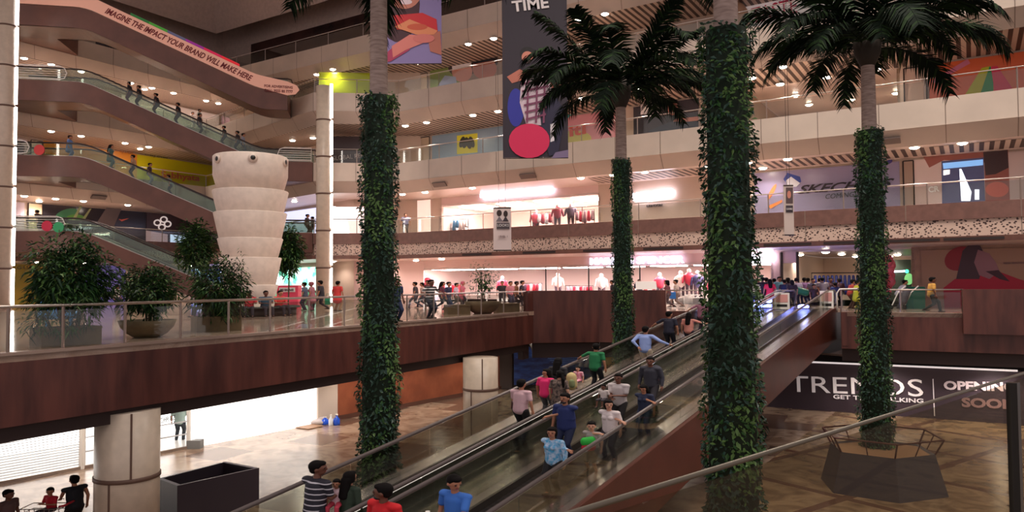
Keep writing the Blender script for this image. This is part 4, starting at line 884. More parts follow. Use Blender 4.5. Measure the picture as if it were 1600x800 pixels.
p = PY(1322, 440, 38.4); t = thing('tube_barrier', 'white rounded tube barrier beside the outer travelator corner', 'barrier', (p.x, p.y, 0)); m = MB()
m.tube([(p.x-.5, p.y, 0), (p.x-.5, p.y, .9), (p.x-.35, p.y, 1.12), (p.x+.8, p.y-.3, 1.15)], .04, 8); part('frame', m, white, t, True)

# hanging banners
bw = lambda Y: (V((0, Y)), V((1, 0)))
def hung(x0, x1, ytop, ybot, Y, label, m_, name='hanging_banner', zt=None):
    w = (V((0, Y)), V((1, 0))); a = PY(x0, ybot, Y); b = PY(x1, ybot, Y); b.z = a.z; z1 = zt or PY(x0, ytop, Y).z
    t = thing(name, label, 'banner', a); m = MB(); m.obox(a, b-a, V((0, .06, 0)), (0, 0, z1-a.z)); part('cloth', m, m_, t)
    m = MB(); m.tube([(a.x, Y+.03, z1), (b.x, Y+.03, z1)], .05, 8); part('top_bar', m, steel_d, t); m = MB(); m.tube([(a.x, Y+.03, a.z), (b.x, Y+.03, a.z)], .04, 8); part('bottom_bar', m, steel_d, t)
    m = MB(); [m.tube([(q, Y+.03, z1), (q, Y+.03, 33)], .012, 4) for q in (a.x+.3, b.x-.3)]; part('cable', m, steel_d, t)
    t_k[t.name] = [(V((0, Y)), V((1, 0))), 0, 0]; return t
t = hung(786, 888, 0, 247, 43, 'tall black banner reading TIME, with a man in checked shirt and a red ball', flat((44, 34, 46)), zt=18.6)
words(t, 'TIME', 801, 19, 858, 12, 17, flat((236, 228, 226)), bold=.025)
for nm, p, c in (('print_blue_light', ell(806, 168, 13, 30), flat((44, 48, 150))), ('print_hair', ell(824, 84, 12, 11), flat((24, 18, 20))), ('print_arm', [(792, 120), (812, 108), (820, 112), (820, 124), (800, 130)], skin2), ('print_arm', [(856, 116), (874, 112), (878, 132), (862, 150), (852, 134)], skin2),
                 ('print_shirt', [(814, 126), (856, 116), (862, 140), (850, 196), (822, 194), (812, 160)], flat((206, 186, 196))), ('print_face', ell(824, 89, 9, 9), skin1), ('print_beard', ell(824, 95, 6, 4), flat((60, 30, 30))), ('print_jeans', [(842, 160), (868, 150), (884, 176), (872, 240), (858, 244), (846, 200)], flat((38, 34, 60))), ('print_sneaker', [(860, 194), (868, 192), (866, 220), (860, 222)], flat((220, 214, 220))), ('print_ball', ell(827, 220, 32, 27), flat((206, 36, 84))), ('print_floor', [(868, 238), (888, 234), (888, 246), (862, 247)], flat((120, 104, 136)))): shape(t, nm, p, c)
chk = flat((120, 60, 90))
for i in range(6): shape(t, 'print_check', [(814+i*1.5, 130+i*11), (858-i, 122+i*11), (858-i, 125+i*11), (814+i*1.5, 133+i*11)], chk)
for x in (824, 838, 850): shape(t, 'print_check', [(x, 122), (x+3, 122), (x+1, 192), (x-2, 192)], chk)
t = hung(590, 690, -140, 100, 48.5, 'large banner of a smiling person holding a slice of pizza with both hands', flat((140, 126, 178)), zt=26)
for nm, p, c in (('print_hair', ell(622, 6, 34, 60), flat((70, 34, 44))), ('print_yellow', ell(597, 14, 8, 14), flat((230, 190, 90))), ('print_face', ell(632, -14, 27, 28), skin1), ('print_smile', ell(634, 3, 10, 4), flat((240, 220, 226))), ('print_red_top', [(614, 24), (660, 20), (682, 30), (684, 50), (620, 46)], flat((206, 40, 48))), ('print_sleeve', [(592, 98), (600, 86), (618, 70), (640, 62), (640, 78), (610, 96)], flat((176, 60, 96))), ('print_arm', [(668, 56), (688, 48), (690, 86), (672, 80)], skin2), ('print_hand', [(612, 72), (640, 54), (676, 56), (664, 66), (634, 78), (614, 90)], flat((222, 130, 120))), ('print_pizza', [(616, 42), (640, 30), (684, 48), (678, 54), (650, 54)], flat((226, 140, 96))), ('print_topping', ell(652, 42, 16, 5), flat((206, 90, 60))), ('print_hand', ell(662, 60, 17, 7), flat((214, 120, 112)))): shape(t, nm, p, c)
t = hung(771, 799, 325, 391, 40, 'narrow white hanging sign with two heads and the word LOOKS', flat((226, 206, 202)), 'hanging_sign', zt=PY(771, 325, 40).z)
for nm, p, c in (('print_hair', ell(780, 333, 4, 5), hair1), ('print_hair', ell(790, 334, 3.4, 5), hair1), ('print_coat', [(775, 346), (780, 338), (786, 346)], flat((120, 110, 116))), ('print_coat', [(785, 346), (790, 338), (795, 346)], flat((60, 50, 56))), ('dark_bar', [(776, 348), (796, 348), (796, 358), (776, 358)], flat((90, 80, 84)))): shape(t, nm, p, c)
words(t, 'LOOKS', 777, 354, 795, 354, 4, flat((236, 230, 230))); words(t, 'LEVEL 1', 779, 371, 793, 371, 3, flat((120, 90, 96)))
t = hung(1226, 1241, 290, 367, 36, 'narrow tilted hanging sign with a portrait, beside the lilac hoarding', flat((206, 188, 180)), 'hanging_sign', zt=PY(1226, 290, 36).z)
for nm, p, c in (('print_portrait', [(1228, 293), (1239, 293), (1239, 318), (1228, 318)], flat((90, 70, 70))), ('print_face', ell(1233, 304, 3, 6), skin1), ('dark_bar', [(1228, 321), (1239, 321), (1239, 332), (1228, 332)], flat((60, 50, 56)))): shape(t, nm, p, c)
words(t, 'LOOKS', 1229, 328, 1238, 328, 3, flat((230, 220, 220)))
# dark board with rainbow line above the top escalator
W5 = (w5[0], (w5[1]-w5[0]).normalized())
t = board('hoarding', 'long dark glossy board with a rainbow edge behind the advert escalator', 'hoarding', W5, 150, 380, 22, 26.0, flat((40, 36, 56), rough=.15)); 
W5B = (w5[1], (w5[2]-w5[1]).normalized()); board('hoarding', 'dark brown glossy board behind the topmost glass railing', 'hoarding', W5B, 392, 900, 22, 26.5, mat('dark_brown_gloss', (74, 48, 44), .15, rgb2=(46, 34, 34), vscale=.4))
m = MB(); t = thing('rainbow_strip', 'thin rainbow coloured strip rising along the top edge of the advert escalator', 'light strip', EO+V((0, 0, 22)))
cols = [(40, 110, 50), (70, 150, 50), (90, 90, 120), (150, 40, 140), (214, 30, 80), (230, 40, 50)]
for i, c in enumerate(cols):
    s0_, s1_ = 7.2+i*1.3, 8.5+i*1.3; m = MB(); P = lambda s, h: EO+ED*s+EN*.5+V((0, 0, 22+prof(s)+h)); m.extr([P(s0_, 1.02), P(s1_, 1.02), P(s1_, 1.35), P(s0_, 1.35)], EN*.03); part('strip_piece', m, flat(c, .25), t)

# TRENDS hoarding on the ground floor
g0_ = PZ(1180, 634, G); g1_ = PZ(1600, 664, G); WT = (V((g0_.x, g0_.y)), V((g1_.x-g0_.x, g1_.y-g0_.y)).normalized()); zT = ON(1590, 580, WT[0], WT[1]).z
t = board('hoarding', 'black hoarding reading TRENDS GET THEM TALKING, OPENING SOON on the ground floor', 'hoarding', WT, 1160, 1740, G, zT, flat((58, 46, 56), rough=.4), inset=.05)
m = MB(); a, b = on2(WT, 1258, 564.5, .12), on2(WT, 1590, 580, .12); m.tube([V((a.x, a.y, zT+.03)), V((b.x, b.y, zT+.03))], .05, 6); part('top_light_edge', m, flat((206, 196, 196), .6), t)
wl = flat((222, 214, 216), .12)
words(t, 'TRENDS', 1233, 612, 1443, 620, 25, wl); shape(t, 'tick_mark', [(1214, 610), (1222, 604), (1230, 588), (1226, 606), (1216, 614)], wl)
words(t, 'GET THEM TALKING', 1302, 623, 1443, 630, 6.5, wl, bold=.02); shape(t, 'divider', [(1457, 592), (1458.5, 592), (1461, 650), (1459.5, 650)], wl)
words(t, 'OPENING', 1475, 609, 1588, 612, 14, flat((206, 190, 196), .08), bold=.04); words(t, 'SOON', 1503, 636, 1589, 640, 15, flat((150, 120, 124)), bold=.04)
# blue tarpaulin hoarding and yellow board behind the travelator
gb = V((g1.x, g1.y)); WB2 = (gb, V((60, 2)).normalized())
t = board('hoarding', 'shiny blue tarpaulin hung under the balcony behind the travelator', 'tarpaulin', WB2, 803, 944, G+.3, -2.75, mat('blue_tarpaulin', (44, 84, 160), .3, rgb2=(20, 40, 100), vscale=2.2, stretch=(.6, 1, 2), bump=.6), inset=.3)
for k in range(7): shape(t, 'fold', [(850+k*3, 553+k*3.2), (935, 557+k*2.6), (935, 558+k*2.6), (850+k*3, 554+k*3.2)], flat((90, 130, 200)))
t = board('hoarding', 'small yellow board with black letters left of the second palm base', 'sign', WB2, 944, 962, G+.4, -2.7, flat((226, 190, 90)), inset=.4); words(t, 'HO', 946, 579, 960, 576, 8, flat((40, 30, 30)))
board('door_panel', 'dark glass doorway beside the blue tarpaulin, under the balcony', 'door', WB2, 776, 800, G, -2.6, flat((70, 60, 58), rough=.2), frame=steel_d)

# roller shutters of the ground floor shop
GW = (V((GS[0].x, GS[0].y)), V((GS[1].x, GS[1].y)))
def shutter(x0, x1, label, n=26, z1=-2.2, th=.02):
    a = ONZ(x0, -4, *GW); b = ONZ(x1, -4, *GW); a.z = b.z = G; t = thing('roller_shutter', label, 'shutter', a); m = MB()
    for k in range(n):
        z = .1+(z1-G-.1)*k/n; m.tube([a+V((0, 0, z)), b+V((0, 0, z))], th, 5)
    part('slats', m, mat('grey_slat', (190, 190, 196), .4), t)
    m = MB(); m.obox(a-gn*.05, b-a, gn*.1, (0, 0, .12)); part('bottom_bar', m, steel, t)
    for p in (a, b):
        m = MB(); m.box((p.x, p.y, (G+z1)/2), (.14, .14, z1-G)); part('guide', m, white, t)
shutter(-60, 128, 'see-through roller shutter at the far left of the ground floor', 34, th=.016)
shutter(130, 295, 'open-bar shutter around the round cream column on the ground floor', 6, th=.03)
a = ONZ(296, -4, *GW); b = ONZ(514, -4, *GW); a.z = b.z = G
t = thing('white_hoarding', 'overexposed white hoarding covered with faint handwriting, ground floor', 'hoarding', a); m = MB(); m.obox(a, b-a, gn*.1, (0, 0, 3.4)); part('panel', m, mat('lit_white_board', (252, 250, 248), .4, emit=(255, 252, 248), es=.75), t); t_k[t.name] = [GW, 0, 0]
rs = random.Random(5); m = MB(); n_ = V((GW[1].y, -GW[1].x, 0))
for cx, cy, rows in ((418, 620, 6), (466, 612, 2), (470, 622, 4), (455, 630, 1)):
    for r in range(rows):
        L = rs.uniform(10, 20); p = on2(GW, cx-L/2, cy+r*5, .02); q = on2(GW, cx+L/2, cy+r*5-1.5, .02)
        m.tube([p.lerp(q, k/7)+V((0, 0, rs.uniform(-.025, .025))) for k in range(8)], .01, 4)
part('handwriting', m, flat((150, 150, 160)), t)
words(t, 'DHR-HZ', 252, 661, 274, 656, 8, flat((60, 60, 60)), w=GW, ins=.1)
# bottles and cloths left on the floor by the white hoarding
def bottle(px, py, label, c, h=.42, r=.14):
    p = PZ(px, py, G); m = MB(); m.lathe([(r*.9, 0), (r, .05), (r, h*.6), (r*.35, h*.82), (r*.35, h), (r*.2, h)], n=14); t = thing('plastic_bottle', label, 'bottle', p); part('body', m, c, t, True, local=True); m = MB(); m.lathe([(r*.4, h*.97), (r*.4, h*1.08), (r*.1, h*1.1)], n=10); part('cap', m, white, t, True, local=True)
blu = flat((40, 90, 220), rough=.2)
bottle(483, 662, 'pale blue plastic bottle, leftmost beside the white hoarding', flat((90, 170, 226)), .5, .2); bottle(508, 663, 'squat royal blue bottle between the white bottle and the cloth', blu, .36, .22); bottle(517, 665, 'small white bottle between two blue ones on the floor', flat((230, 232, 240)), .5, .12); bottle(526, 664, 'royal blue bottle, rightmost beside the pale pier', blu, .5, .17)
m = MB(); p = PZ(497, 663, G); m.ball((p.x, p.y, p.z+.12), (.5, .3, .16)); m.ball((p.x+.2, p.y+.1, p.z+.2), (.25, .2, .18)); solo('crumpled_cloth', m, flat((200, 190, 190)), 'crumpled grey cloth among the bottles by the white hoarding', 'cloth', smooth=True, loc=p)
m = MB(); a = [PZ(x, y, G+.02) for x, y in ((458, 668), (480, 662), (505, 666), (482, 671))]; m.extr(a, (0, 0, .03)); solo('cardboard_sheet', m, flat((170, 130, 100)), 'flat cardboard sheet lying in front of the bottles', 'cardboard', loc=a[0])
m = MB(); p = PZ(305, 700, G); m.box((p.x, p.y, p.z+.18), (.6, .4, .36)); solo('grey_box', m, flat((120, 120, 120)), 'small grey box on the floor right of the open shutter', 'box', loc=p)
# promenade shop fittings
def inside(px, dep, z=0): p = onwz(px, 1.0, -dep); p.z = z; return p
mann_m = {}
def mannequin(px, dep, z, c, label, c2=(240, 226, 220), s=1.15):
    p = inside(px, dep, z); t = thing('mannequin', label, 'mannequin', p); fz = 5.5 if z > 5 else 0
    if z-fz > .05:
        m = MB(); m.box((0, 0, (fz-z)/2), (.9, .7, z-fz)); part('plinth', m, white, t, local=True)
    m = MB(); m.lathe([(.3*s, 0), (.3*s, .03), (.03, .05), (.03, .85)], n=12); part('stand', m, white, t, local=True)
    m = MB(); m.capsule((0, 0, .95), (0, 0, 1.4), .2*s, .24*s, wx=1.25); [m.capsule((x*.3*s, 0, 1.42), (x*.4*s, 0, .95), .085*s, .06*s) for x in (-1, 1)]; part('top', m, c, t, True, local=True)
    m = MB(); m.ball((0, 0, 1.78), (.13*s, .13*s, .16)); m.capsule((0, 0, 1.5), (0, 0, 1.7), .06, .05); part('head', m, flat(c2, rough=.3), t, True, local=True)
    m = MB(); [m.capsule((x*.13*s, 0, .9), (x*.14*s, 0, .12), .12*s, .07*s) for x in (-1, 1)]; part('legs', m, flat((90, 70, 80)) if c2[0] > 200 else c, t, True, local=True)
red, navy = flat((190, 50, 74)), flat((64, 60, 100))
for a_ in ((940, 2.0, .3, flat((236, 226, 226)), 'white-clad mannequin left of the second palm inside the shop'), (1031, 2.2, .3, red, 'red-topped mannequin right of the second palm inside the shop'), (1064, 1.6, .4, flat((236, 220, 210)), 'cream-clad mannequin, left one of the group of three'), (1077, 1.6, .55, red, 'red-topped mannequin, middle one of the group of three'), (1090, 1.6, .4, navy, 'navy-topped mannequin, right one of the group of three'), (872, 2.5, .4, flat((226, 200, 196)), 'pale-clad mannequin in the middle of the shop window'), (785, 3.0, .2, red, 'red-topped mannequin behind the slender tree'), (668, 2.0, .4, flat((150, 40, 60)), 'dark-red mannequin at the left end of the shop')): mannequin(*a_[:4], a_[4])
def rack(px, dep, cols, label, n=7, w=2.0, z=0, h=1.5):
    p = inside(px, dep, z); t = thing('garment_rack', label, 'clothes rack', p); d = V((WP[1].x, WP[1].y, 0)); m = MB(); m.tube([p-d*w/2, p-d*w/2+V((0, 0, h)), p+d*w/2+V((0, 0, h)), p+d*w/2], .03, 6); part('frame', m, steel_d, t)
    rk = random.Random(int(px)); pos = MB()
    for k in range(n):
        q = p+d*w*(-.42+.84*k/(n-1)); m = MB(); ln = rk.uniform(.6, .95); m.capsule(q+V((0, 0, h-.12)), q+V((0, 0, h-ln)), .08, .13, side=(-d.y, d.x, 0), wx=2.0, n=8); solo('garment', m, flat(rk.choice(cols)), 'garment hanging on the rack: '+label, 'garment', 'garments at pixel rack %d' % px if 0 else 'garments on the '+label, smooth=True, loc=q)
R1 = [(200, 40, 60), (236, 190, 190), (90, 60, 80), (226, 220, 226), (150, 40, 60)]
rack(705, 1.6, R1, 'clothes rack at the left of the shop', 6); rack(830, 1.8, R1, 'clothes rack left of the brown block', 7); rack(905, 1.5, [(206, 50, 80), (236, 170, 180), (226, 220, 226)], 'clothes rack of pink and white tops', 8, 2.4, 0, 1.3); rack(1012, 2.6, [(236, 226, 226), (206, 44, 74)], 'clothes rack behind the second palm', 6)
rack(1110, 2.4, R1, 'clothes rack left of the nearest palm', 6); rack(1180, 2.2, [(226, 200, 190), (190, 150, 140), (120, 90, 90)], 'clothes rack above the travelator crowd', 6)
rack(852, 1.6, R1, 'clothes rack in the upper shop, centre', 6, 2.0, 5.5, 1.6); rack(720, 1.4, [(60, 120, 160), (226, 206, 206)], 'clothes rack in the upper shop, left', 5, 1.6, 5.5, 1.5); rack(915, 1.4, [(190, 40, 70), (150, 120, 130)], 'clothes rack in the upper shop, right', 5, 1.6, 5.5, 1.6)
for a_ in ((872, 1.2, 5.8, flat((150, 50, 70)), 'maroon-clad mannequin in the upper shop window'), (893, 1.2, 5.8, flat((90, 70, 90)), 'grey-clad mannequin in the upper shop window'), (838, 1.6, 5.5, flat((226, 90, 110)), 'pink-clad mannequin in the upper shop')): mannequin(*a_)
for k, (px, dep, w_) in enumerate(((980, 1.6, 1.5), (1090, .9, 1.6), (745, 2.4, 1.8))):
    p = inside(px, dep); t = thing('display_table', 'white display table %s' % ('right of the second palm in the shop', 'under the group of three mannequins', 'behind the slender tree in the shop')[k], 'table', p); m = MB(); m.box((p.x, p.y, .62), (w_, .8, .06)); part('top', m, white, t)
    for sx in (-1, 1):
        for sy in (-1, 1): m = MB(); m.box((p.x+sx*(w_/2-.05), p.y+sy*.35, .3), (.05, .05, .6)); part('leg', m, white, t)
# mullions, glass of the promenade shop
for px in (652, 853, 872, 920, 1000, 1101, 1184): 
    p = onwz(px, 1, .02); m = MB(); m.box((p.x, p.y, 1.37), (.09, .09, 2.74)); solo('window_mullion', m, steel_d if px != 872 else flat((236, 216, 210)), 'slim upright window post of the promenade shop front', 'window post', 'posts of the promenade shop front', loc=(p.x, p.y, 0))
for px in (1222, 1247): p = onwz(px, 1, .02); m = MB(); m.box((p.x, p.y, 1.7), (.14, .14, 3.4)); solo('window_mullion', m, steel_d, 'dark upright post at the passage entrance, %s one' % ('left' if px < 1230 else 'right'), 'window post', loc=(p.x, p.y, 0))
p = PY(697, 440, 47); m = MB()
for px, y0 in ((652, 9), (666, 3), (672, 0)): pass
t = board('light_panel', 'tall lit white panel at the left end of the promenade shop', 'light panel', WP, 656, 662, .3, 2.6, flat((255, 244, 240), 3), inset=-.5)
# pink kiosk sign between cone and column, red strings
p = PY(452, 440, 47); t = thing('kiosk', 'small pink and red kiosk with a white name plate, right of the cone', 'kiosk', (p.x, p.y, 0)); m = MB(); m.box((p.x, p.y, .75), (1.35, .8, 1.5)); part('counter', m, flat((226, 70, 100)), t); m = MB(); m.box((p.x, p.y-.43, 1.22), (1.0, .05, .28)); part('name_plate', m, white, t)
text('BIG BAZAAR', (p.x-.42, p.y-.47, 1.15), (p.x+.42, p.y-.47, 1.15), .14, flat((60, 50, 60)), t)
# toy kiddie ride behind the bamboo
p = PY(93, 440, 21.5); t = thing('toy_car_ride', 'light blue plastic children ride behind the bamboo at far left', 'toy ride', (p.x, p.y, 0)); lb = flat((70, 150, 210), rough=.3)
m = MB(); m.capsule((p.x-.4, p.y, .75), (p.x+.45, p.y, .75), .2, .16, side=(0, 0, 1), wx=.8); part('body', m, lb, t, True); m = MB(); m.box((p.x-.3, p.y, 1.22), (.34, .3, .34)); part('head', m, lb, t); m = MB(); m.capsule((p.x+.1, p.y, .95), (p.x+.1, p.y, 1.15), .18, .14); part('saddle', m, flat((80, 110, 190)), t, True)
for sx in (-.35, .35): m = MB(); m.tube([(p.x+sx, p.y, 0), (p.x+sx, p.y, .7)], .05, 8); part('leg', m, lb, t)
p = PY(-15, 440, 52)
# vents on the cream soffits
for px, zb, zz, nm in ((825, 9.1, 9.1, 'left of the second palm'), (687, 9.1, 9.1, 'above the lit upper shop'), (1168, 9.1, 9.1, 'right of the nearest palm'), (1387, 9.1, 9.1, 'above the lilac hoarding'), (154, 9.1, 9.1, 'on the left wing')):
    E = EDGE; i = 0 if px < 400 else 3; q = offs(E, .42); d = (q[i+1]-q[i]).normalized(); c = ONZ(px, zb, q[i], d); n2 = V((-d.y, d.x, 0)); sl = V((n2.x*.95, n2.y*.95, -.81)).normalized(); dn = V((d.x, d.y, 0)); m = MB(); nrm = dn.cross(sl).normalized(); nrm = nrm if nrm.z < 0 else -nrm
    m.obox(c-dn*.62-sl*.2+nrm*.0, dn*1.24, sl*.4, nrm*.1); t = solo('air_vent', m, flat((120, 104, 98)), 'flat grey air vent in the cream sloping soffit, '+nm, 'vent', loc=c)
for k in range(9):
    E = offs(EDGE, -.07); d = (E[4]-E[3]).normalized(); px = 745+k*97; c = ONZ(px, 3.64, E[3], d); m = MB(); dn = V((d.x, d.y, 0)); m.obox(c-dn*1.3-V((0, 0, .07)), dn*2.6, V((d.y, -d.x, 0))*.03, (0, 0, .14)); solo('air_vent', m, flat((44, 30, 28)), 'dark slot vent under the perforated brown fascia band', 'vent', 'slot vents under the perforated band', loc=c)
# ================================================================== PEOPLE
WID = 1.45
def ik(a, t, l1, l2, hint):
    a, t, hint = V(a), V(t), V(hint); d = t-a; L = d.length
    if L > (l1+l2)*.985: d = d*((l1+l2)*.985/L); L = d.length; t = a+d
    w = d/L; x = (l1*l1-l2*l2+L*L)/(2*L); y = math.sqrt(max(0, l1*l1-x*x)); h = hint-w*hint.dot(w); h = h.normalized() if h.length > 1e-4 else w.orthogonal().normalized()
    return a+w*x+h*y, t
def remesh(mb, vox, extra=None, name='body', nm=1):
    me = bpy.data.meshes.new('tmp'); me.from_pydata(mb.v, [], mb.f); o = bpy.data.objects.new('tmp', me); C.objects.link(o)
    md = o.modifiers.new('r', 'REMESH'); md.mode = 'VOXEL'; md.voxel_size = vox; md.use_smooth_shade = True
    sm = o.modifiers.new('s', 'SMOOTH'); sm.factor = .5; sm.iterations = 2
    dg = bpy.context.evaluated_depsgraph_get(); dg.update(); r = bpy.data.meshes.new_from_object(o.evaluated_get(dg)); bpy.data.objects.remove(o); bpy.data.meshes.remove(me)
    r.name = name
    if extra:
        vs = [tuple(v.co) for v in r.vertices]; fs = [tuple(p.vertices) for p in r.polygons]; n0 = len(vs); k = [0]*len(fs)+extra.m
        vs += extra.v; fs += [tuple(i+n0 for i in f) for f in extra.f]; q = bpy.data.meshes.new(name); q.from_pydata(vs, [], fs)
        for _ in range(nm): q.materials.append(None)
        q.polygons.foreach_set('material_index', k); q.polygons.foreach_set('use_smooth', [True]*len(fs)); bpy.data.meshes.remove(r); return q
    r.materials.clear(); r.materials.append(None); return r
cache = {}
def figure(P, vox):
    """P: lean, yaw, legs, hands(l,r), sleeve, low, hair, fem, kid, grip"""
    key = repr(sorted(P.items(), key=str))+str(vox)
    if key in cache: return cache[key]
    lean = math.radians(P.get('lean', 3)); sp = V((0, math.sin(lean), math.cos(lean))); X = V((1, 0, 0)); legs = P.get('legs', 'stand'); fem = P.get('fem', 0); kid = P.get('kid', 0)
    hz = {'sit': .50, 'squat': .5}.get(legs, .91 if legs != 'walk' else .885); hip = V((0, 0, hz)); hs = 1.09 if not kid else 1.28
    sh = [hip+sp*.5-X*(.175 if fem else .19), hip+sp*.5+X*(.175 if fem else .19)]; neck = hip+sp*.52
    hy = math.radians(P.get('yaw', 0)); nod = P.get('nod', 0); fw = V((-math.sin(hy), math.cos(hy), -nod)).normalized(); rt = V((math.cos(hy), math.sin(hy), 0)); hu = rt.cross(fw); hc = neck+sp*.10+V((0, .02, .10))*hs
    hp = lambda x, y, z: hc+(rt*x+fw*y+hu*z)*hs
    b = MB(); ex = MB(); cl = MB(); tr = MB(); ha = MB(); so = MB()
    b.capsule(hip, hip+sp*.2, .105, .10, X, 1.25); b.capsule(hip+sp*.22, hip+sp*.42, .105, .11, X, 1.4); b.capsule(sh[0]-V((0, 0, .01)), sh[1]-V((0, 0, .01)), .05, .05); b.capsule(neck-sp*.06, hc-V((0, 0, .04)), .056, .05)
    # head
    def eb(m, c, r): m2 = MB(); m2.ball((0, 0, 0), r, 16, 11); m.add([hc+(rt*(v[0]+c[0])+fw*(v[1]+c[1])+hu*(v[2]+c[2]))*hs for v in m2.v], m2.f)
    eb(b, (0, 0, .015), (.077, .096, .108)); eb(b, (0, .028, -.055), (.056, .062, .062)); eb(b, (0, .098, -.012), (.013, .02, .026)); eb(b, (-.078, -.005, -.01), (.013, .022, .032)); eb(b, (.078, -.005, -.01), (.013, .022, .032)); eb(b, (0, .078, .022), (.055, .02, .012))
    ex.cur = 1; [eb(ex, (s*.031, .088, .004), (.014, .008, .007)) for s in (-1, 1)]; [eb(ex, (s*.032, .091, .026), (.02, .007, .005)) for s in (-1, 1)]
    if P.get('beard'): eb(ex, (0, .045, -.085), (.05, .055, .038)); eb(ex, (0, .088, -.036), (.03, .012, .007))
    ex.cur = 2; eb(ex, (0, .088, -.052), (.024, .01, .008)); ex.m += [2]*(len(ex.f)-len(ex.m))
    fixm(ex)
    # hair
    hr = P.get('hair', 'short')
    if hr != 'bald':
        eb(ha, (0, -.022, .038), (.088, .1, .103)); eb(ha, (0, .03, .085), (.066, .066, .045)); eb(ha, (0, -.05, -.02), (.074, .058, .07))
        if hr in ('long', 'pony', 'bob', 'scarf'):
            for s in (-1, 1): eb(ha, (s*.066, -.02, -.02), (.026, .06, .085))
        if hr == 'long': ha.capsule(hp(0, -.07, -.02), hp(0, -.13, -.36), .075, .07, rt, 1.3)
        if hr == 'pony': ha.capsule(hp(0, -.1, .0), hp(0, -.15, -.12), .04, .05); ha.capsule(hp(0, -.15, -.12), hp(0, -.16, -.36), .05, .03)
        if hr == 'bob': ha.capsule(hp(0, -.05, -.02), hp(0, -.06, -.14), .08, .075, rt, 1.15)
    # arms
    hands = P.get('hands', (None, None)); slv = P.get('sleeve', 'short')
    for i, s in enumerate((-1, 1)):
        tg = hands[i] or (s*.27, .06, hz-.1); hint = V((s*.5, -.7, -.5)) if not (hands[i] and len(hands[i]) > 3) else V(hands[i][3]); tg = V(tg[:3]); el, wr = ik(sh[i], tg, .29, .255, hint); fd = (wr-el).normalized()
        b.capsule(sh[i]-V((0, 0, .01)), el, .044, .038); b.capsule(el, wr, .038, .026)
        grip = P.get('grip', (0, 0))[i]; side = fd.cross(V((0, 0, 1))) if abs(fd.z) < .9 else V((0, 1, 0)); side.normalize(); nrm = side.cross(fd).normalized()
        if abs(fd.z) >= .9: side, nrm = V((0, 1, 0)), V((-s, 0, 0))*-1
        pd = fd if not grip else (fd+V((0, .3, 0))).normalized()
        b.capsule(wr, wr+pd*.07, .026, .03, side, 1.35)
        ex.cur = 0; k0 = wr+pd*.085
        for j in range(4):
            o = k0+side*(j-1.5)*.019; L = (.066, .076, .07, .056)[j]; c = -nrm*(.35+.75*grip); m1 = o+(pd+c*.4).normalized()*L*.5; m2 = m1+(pd+c*1.3).normalized()*L*.5; ex.tube([o-pd*.02, o, m1, m2], .0095, 6, .0075)
        o = wr+pd*.03+side*-s*.03*(1 if nrm.z > 0 else 1); td = (pd*.6-side*s*.8-nrm*.2).normalized(); ex.tube([o, o+td*.035, o+(td+pd*.5).normalized()*.065], .0115, 6, .009); fixm(ex)
        # sleeves
        if slv == 'short': e = sh[i].lerp(el, .72); cl.capsule(sh[i], e, .06, .056)
        elif slv == 'long': cl.capsule(sh[i], el, .066, .052); cl.capsule(el, wr.lerp(el, .08), .05, .036)
        elif slv == 'half': cl.capsule(sh[i], el, .064, .052)
    # legs
    for i, s in enumerate((-1, 1)):
        if legs == 'sit': kn = V((s*.12, .42, hz-.02)); an = V((s*.13, .46, .09)); hj = V((s*.09, 0, hz-.01)); toe = V((0, 1, 0))
        else:
            fy = {'stand': (.0, .02), 'walk': (.3, -.26), 'walk2': (-.26, .3)}.get(legs, (0, .02))[i]; fz = .09+(.07 if fy < -.1 else 0); hj = V((s*.09, 0, hz-.03)); kn, an = ik(hj, (s*.1, fy, fz), .425, .425, (0, 1, 0)); toe = V((s*.12, 1, 0)).normalized()
        if P.get('low') == 'shorts' : tr.capsule(hj, kn, .1, .078)
        elif P.get('low') == 'skirt': pass
        else: tr.capsule(hj, kn, .098, .068); tr.capsule(kn, an, .066, .052)
        b.capsule(hj, kn, .075, .052); b.capsule(kn, an, .05, .034); so.capsule(an+V((0, 0, -.045))-toe*.05, an+V((0, 0, -.052))+toe*.15, .04, .032, X, 1.15); b.capsule(an, an+V((0, 0, -.03))+toe*.08, .032, .03)
    tr.capsule(hip-V((0, 0, .02)), hip+sp*.06, .118, .115, X, 1.28)
    if P.get('low') == 'skirt': m2 = MB(); m2.lathe([(.13, .0), (.17, -.25), (.2, -.5), (.23, -.82), (.02, -.84)], n=18); tr.add([hip+V((v[0]*1.15, v[1], v[2])) for v in m2.v], m2.f)
    bw_ = 1.0+.12*P.get('fat', 0)
    cl.capsule(hip-sp*.02, hip+sp*.2, .138*bw_, .128*bw_, X, 1.24); cl.capsule(hip+sp*.2, hip+sp*.42, .128*bw_, .124, X, 1.36); cl.capsule(sh[0]-V((0, 0, .004)), sh[1]-V((0, 0, .004)), .069, .069); cl.capsule(neck-sp*.08, neck-sp*.02, .098, .078)
    if fem: [cl.ball(hip+sp*.36+V((s*.07, .1, 0)), .062) for s in (-1, 1)]
    if P.get('tunic') and legs != 'sit': cl.capsule(hip+sp*.05, hip+V((0, 0, -.3)), .14, .17, X, 1.25)
    if P.get('tunic') and legs == 'sit': cl.capsule(hip, hip+V((0, .3, .0)), .14, .12, X, 1.5)
    r = dict(person=remesh(b, vox, ex, 'person', 3), shirt=remesh(cl, vox*1.15, None, 'shirt'), trousers=remesh(tr, vox*1.15, None, 'trousers'), shoes=remesh(so, vox, None, 'shoes'))
    if ha.v: r['hair'] = remesh(ha, vox, None, 'hair')
    cache[key] = r; return r
def fixm(ex):
    if len(ex.m) < len(ex.f): ex.m += [ex.cur]*(len(ex.f)-len(ex.m))
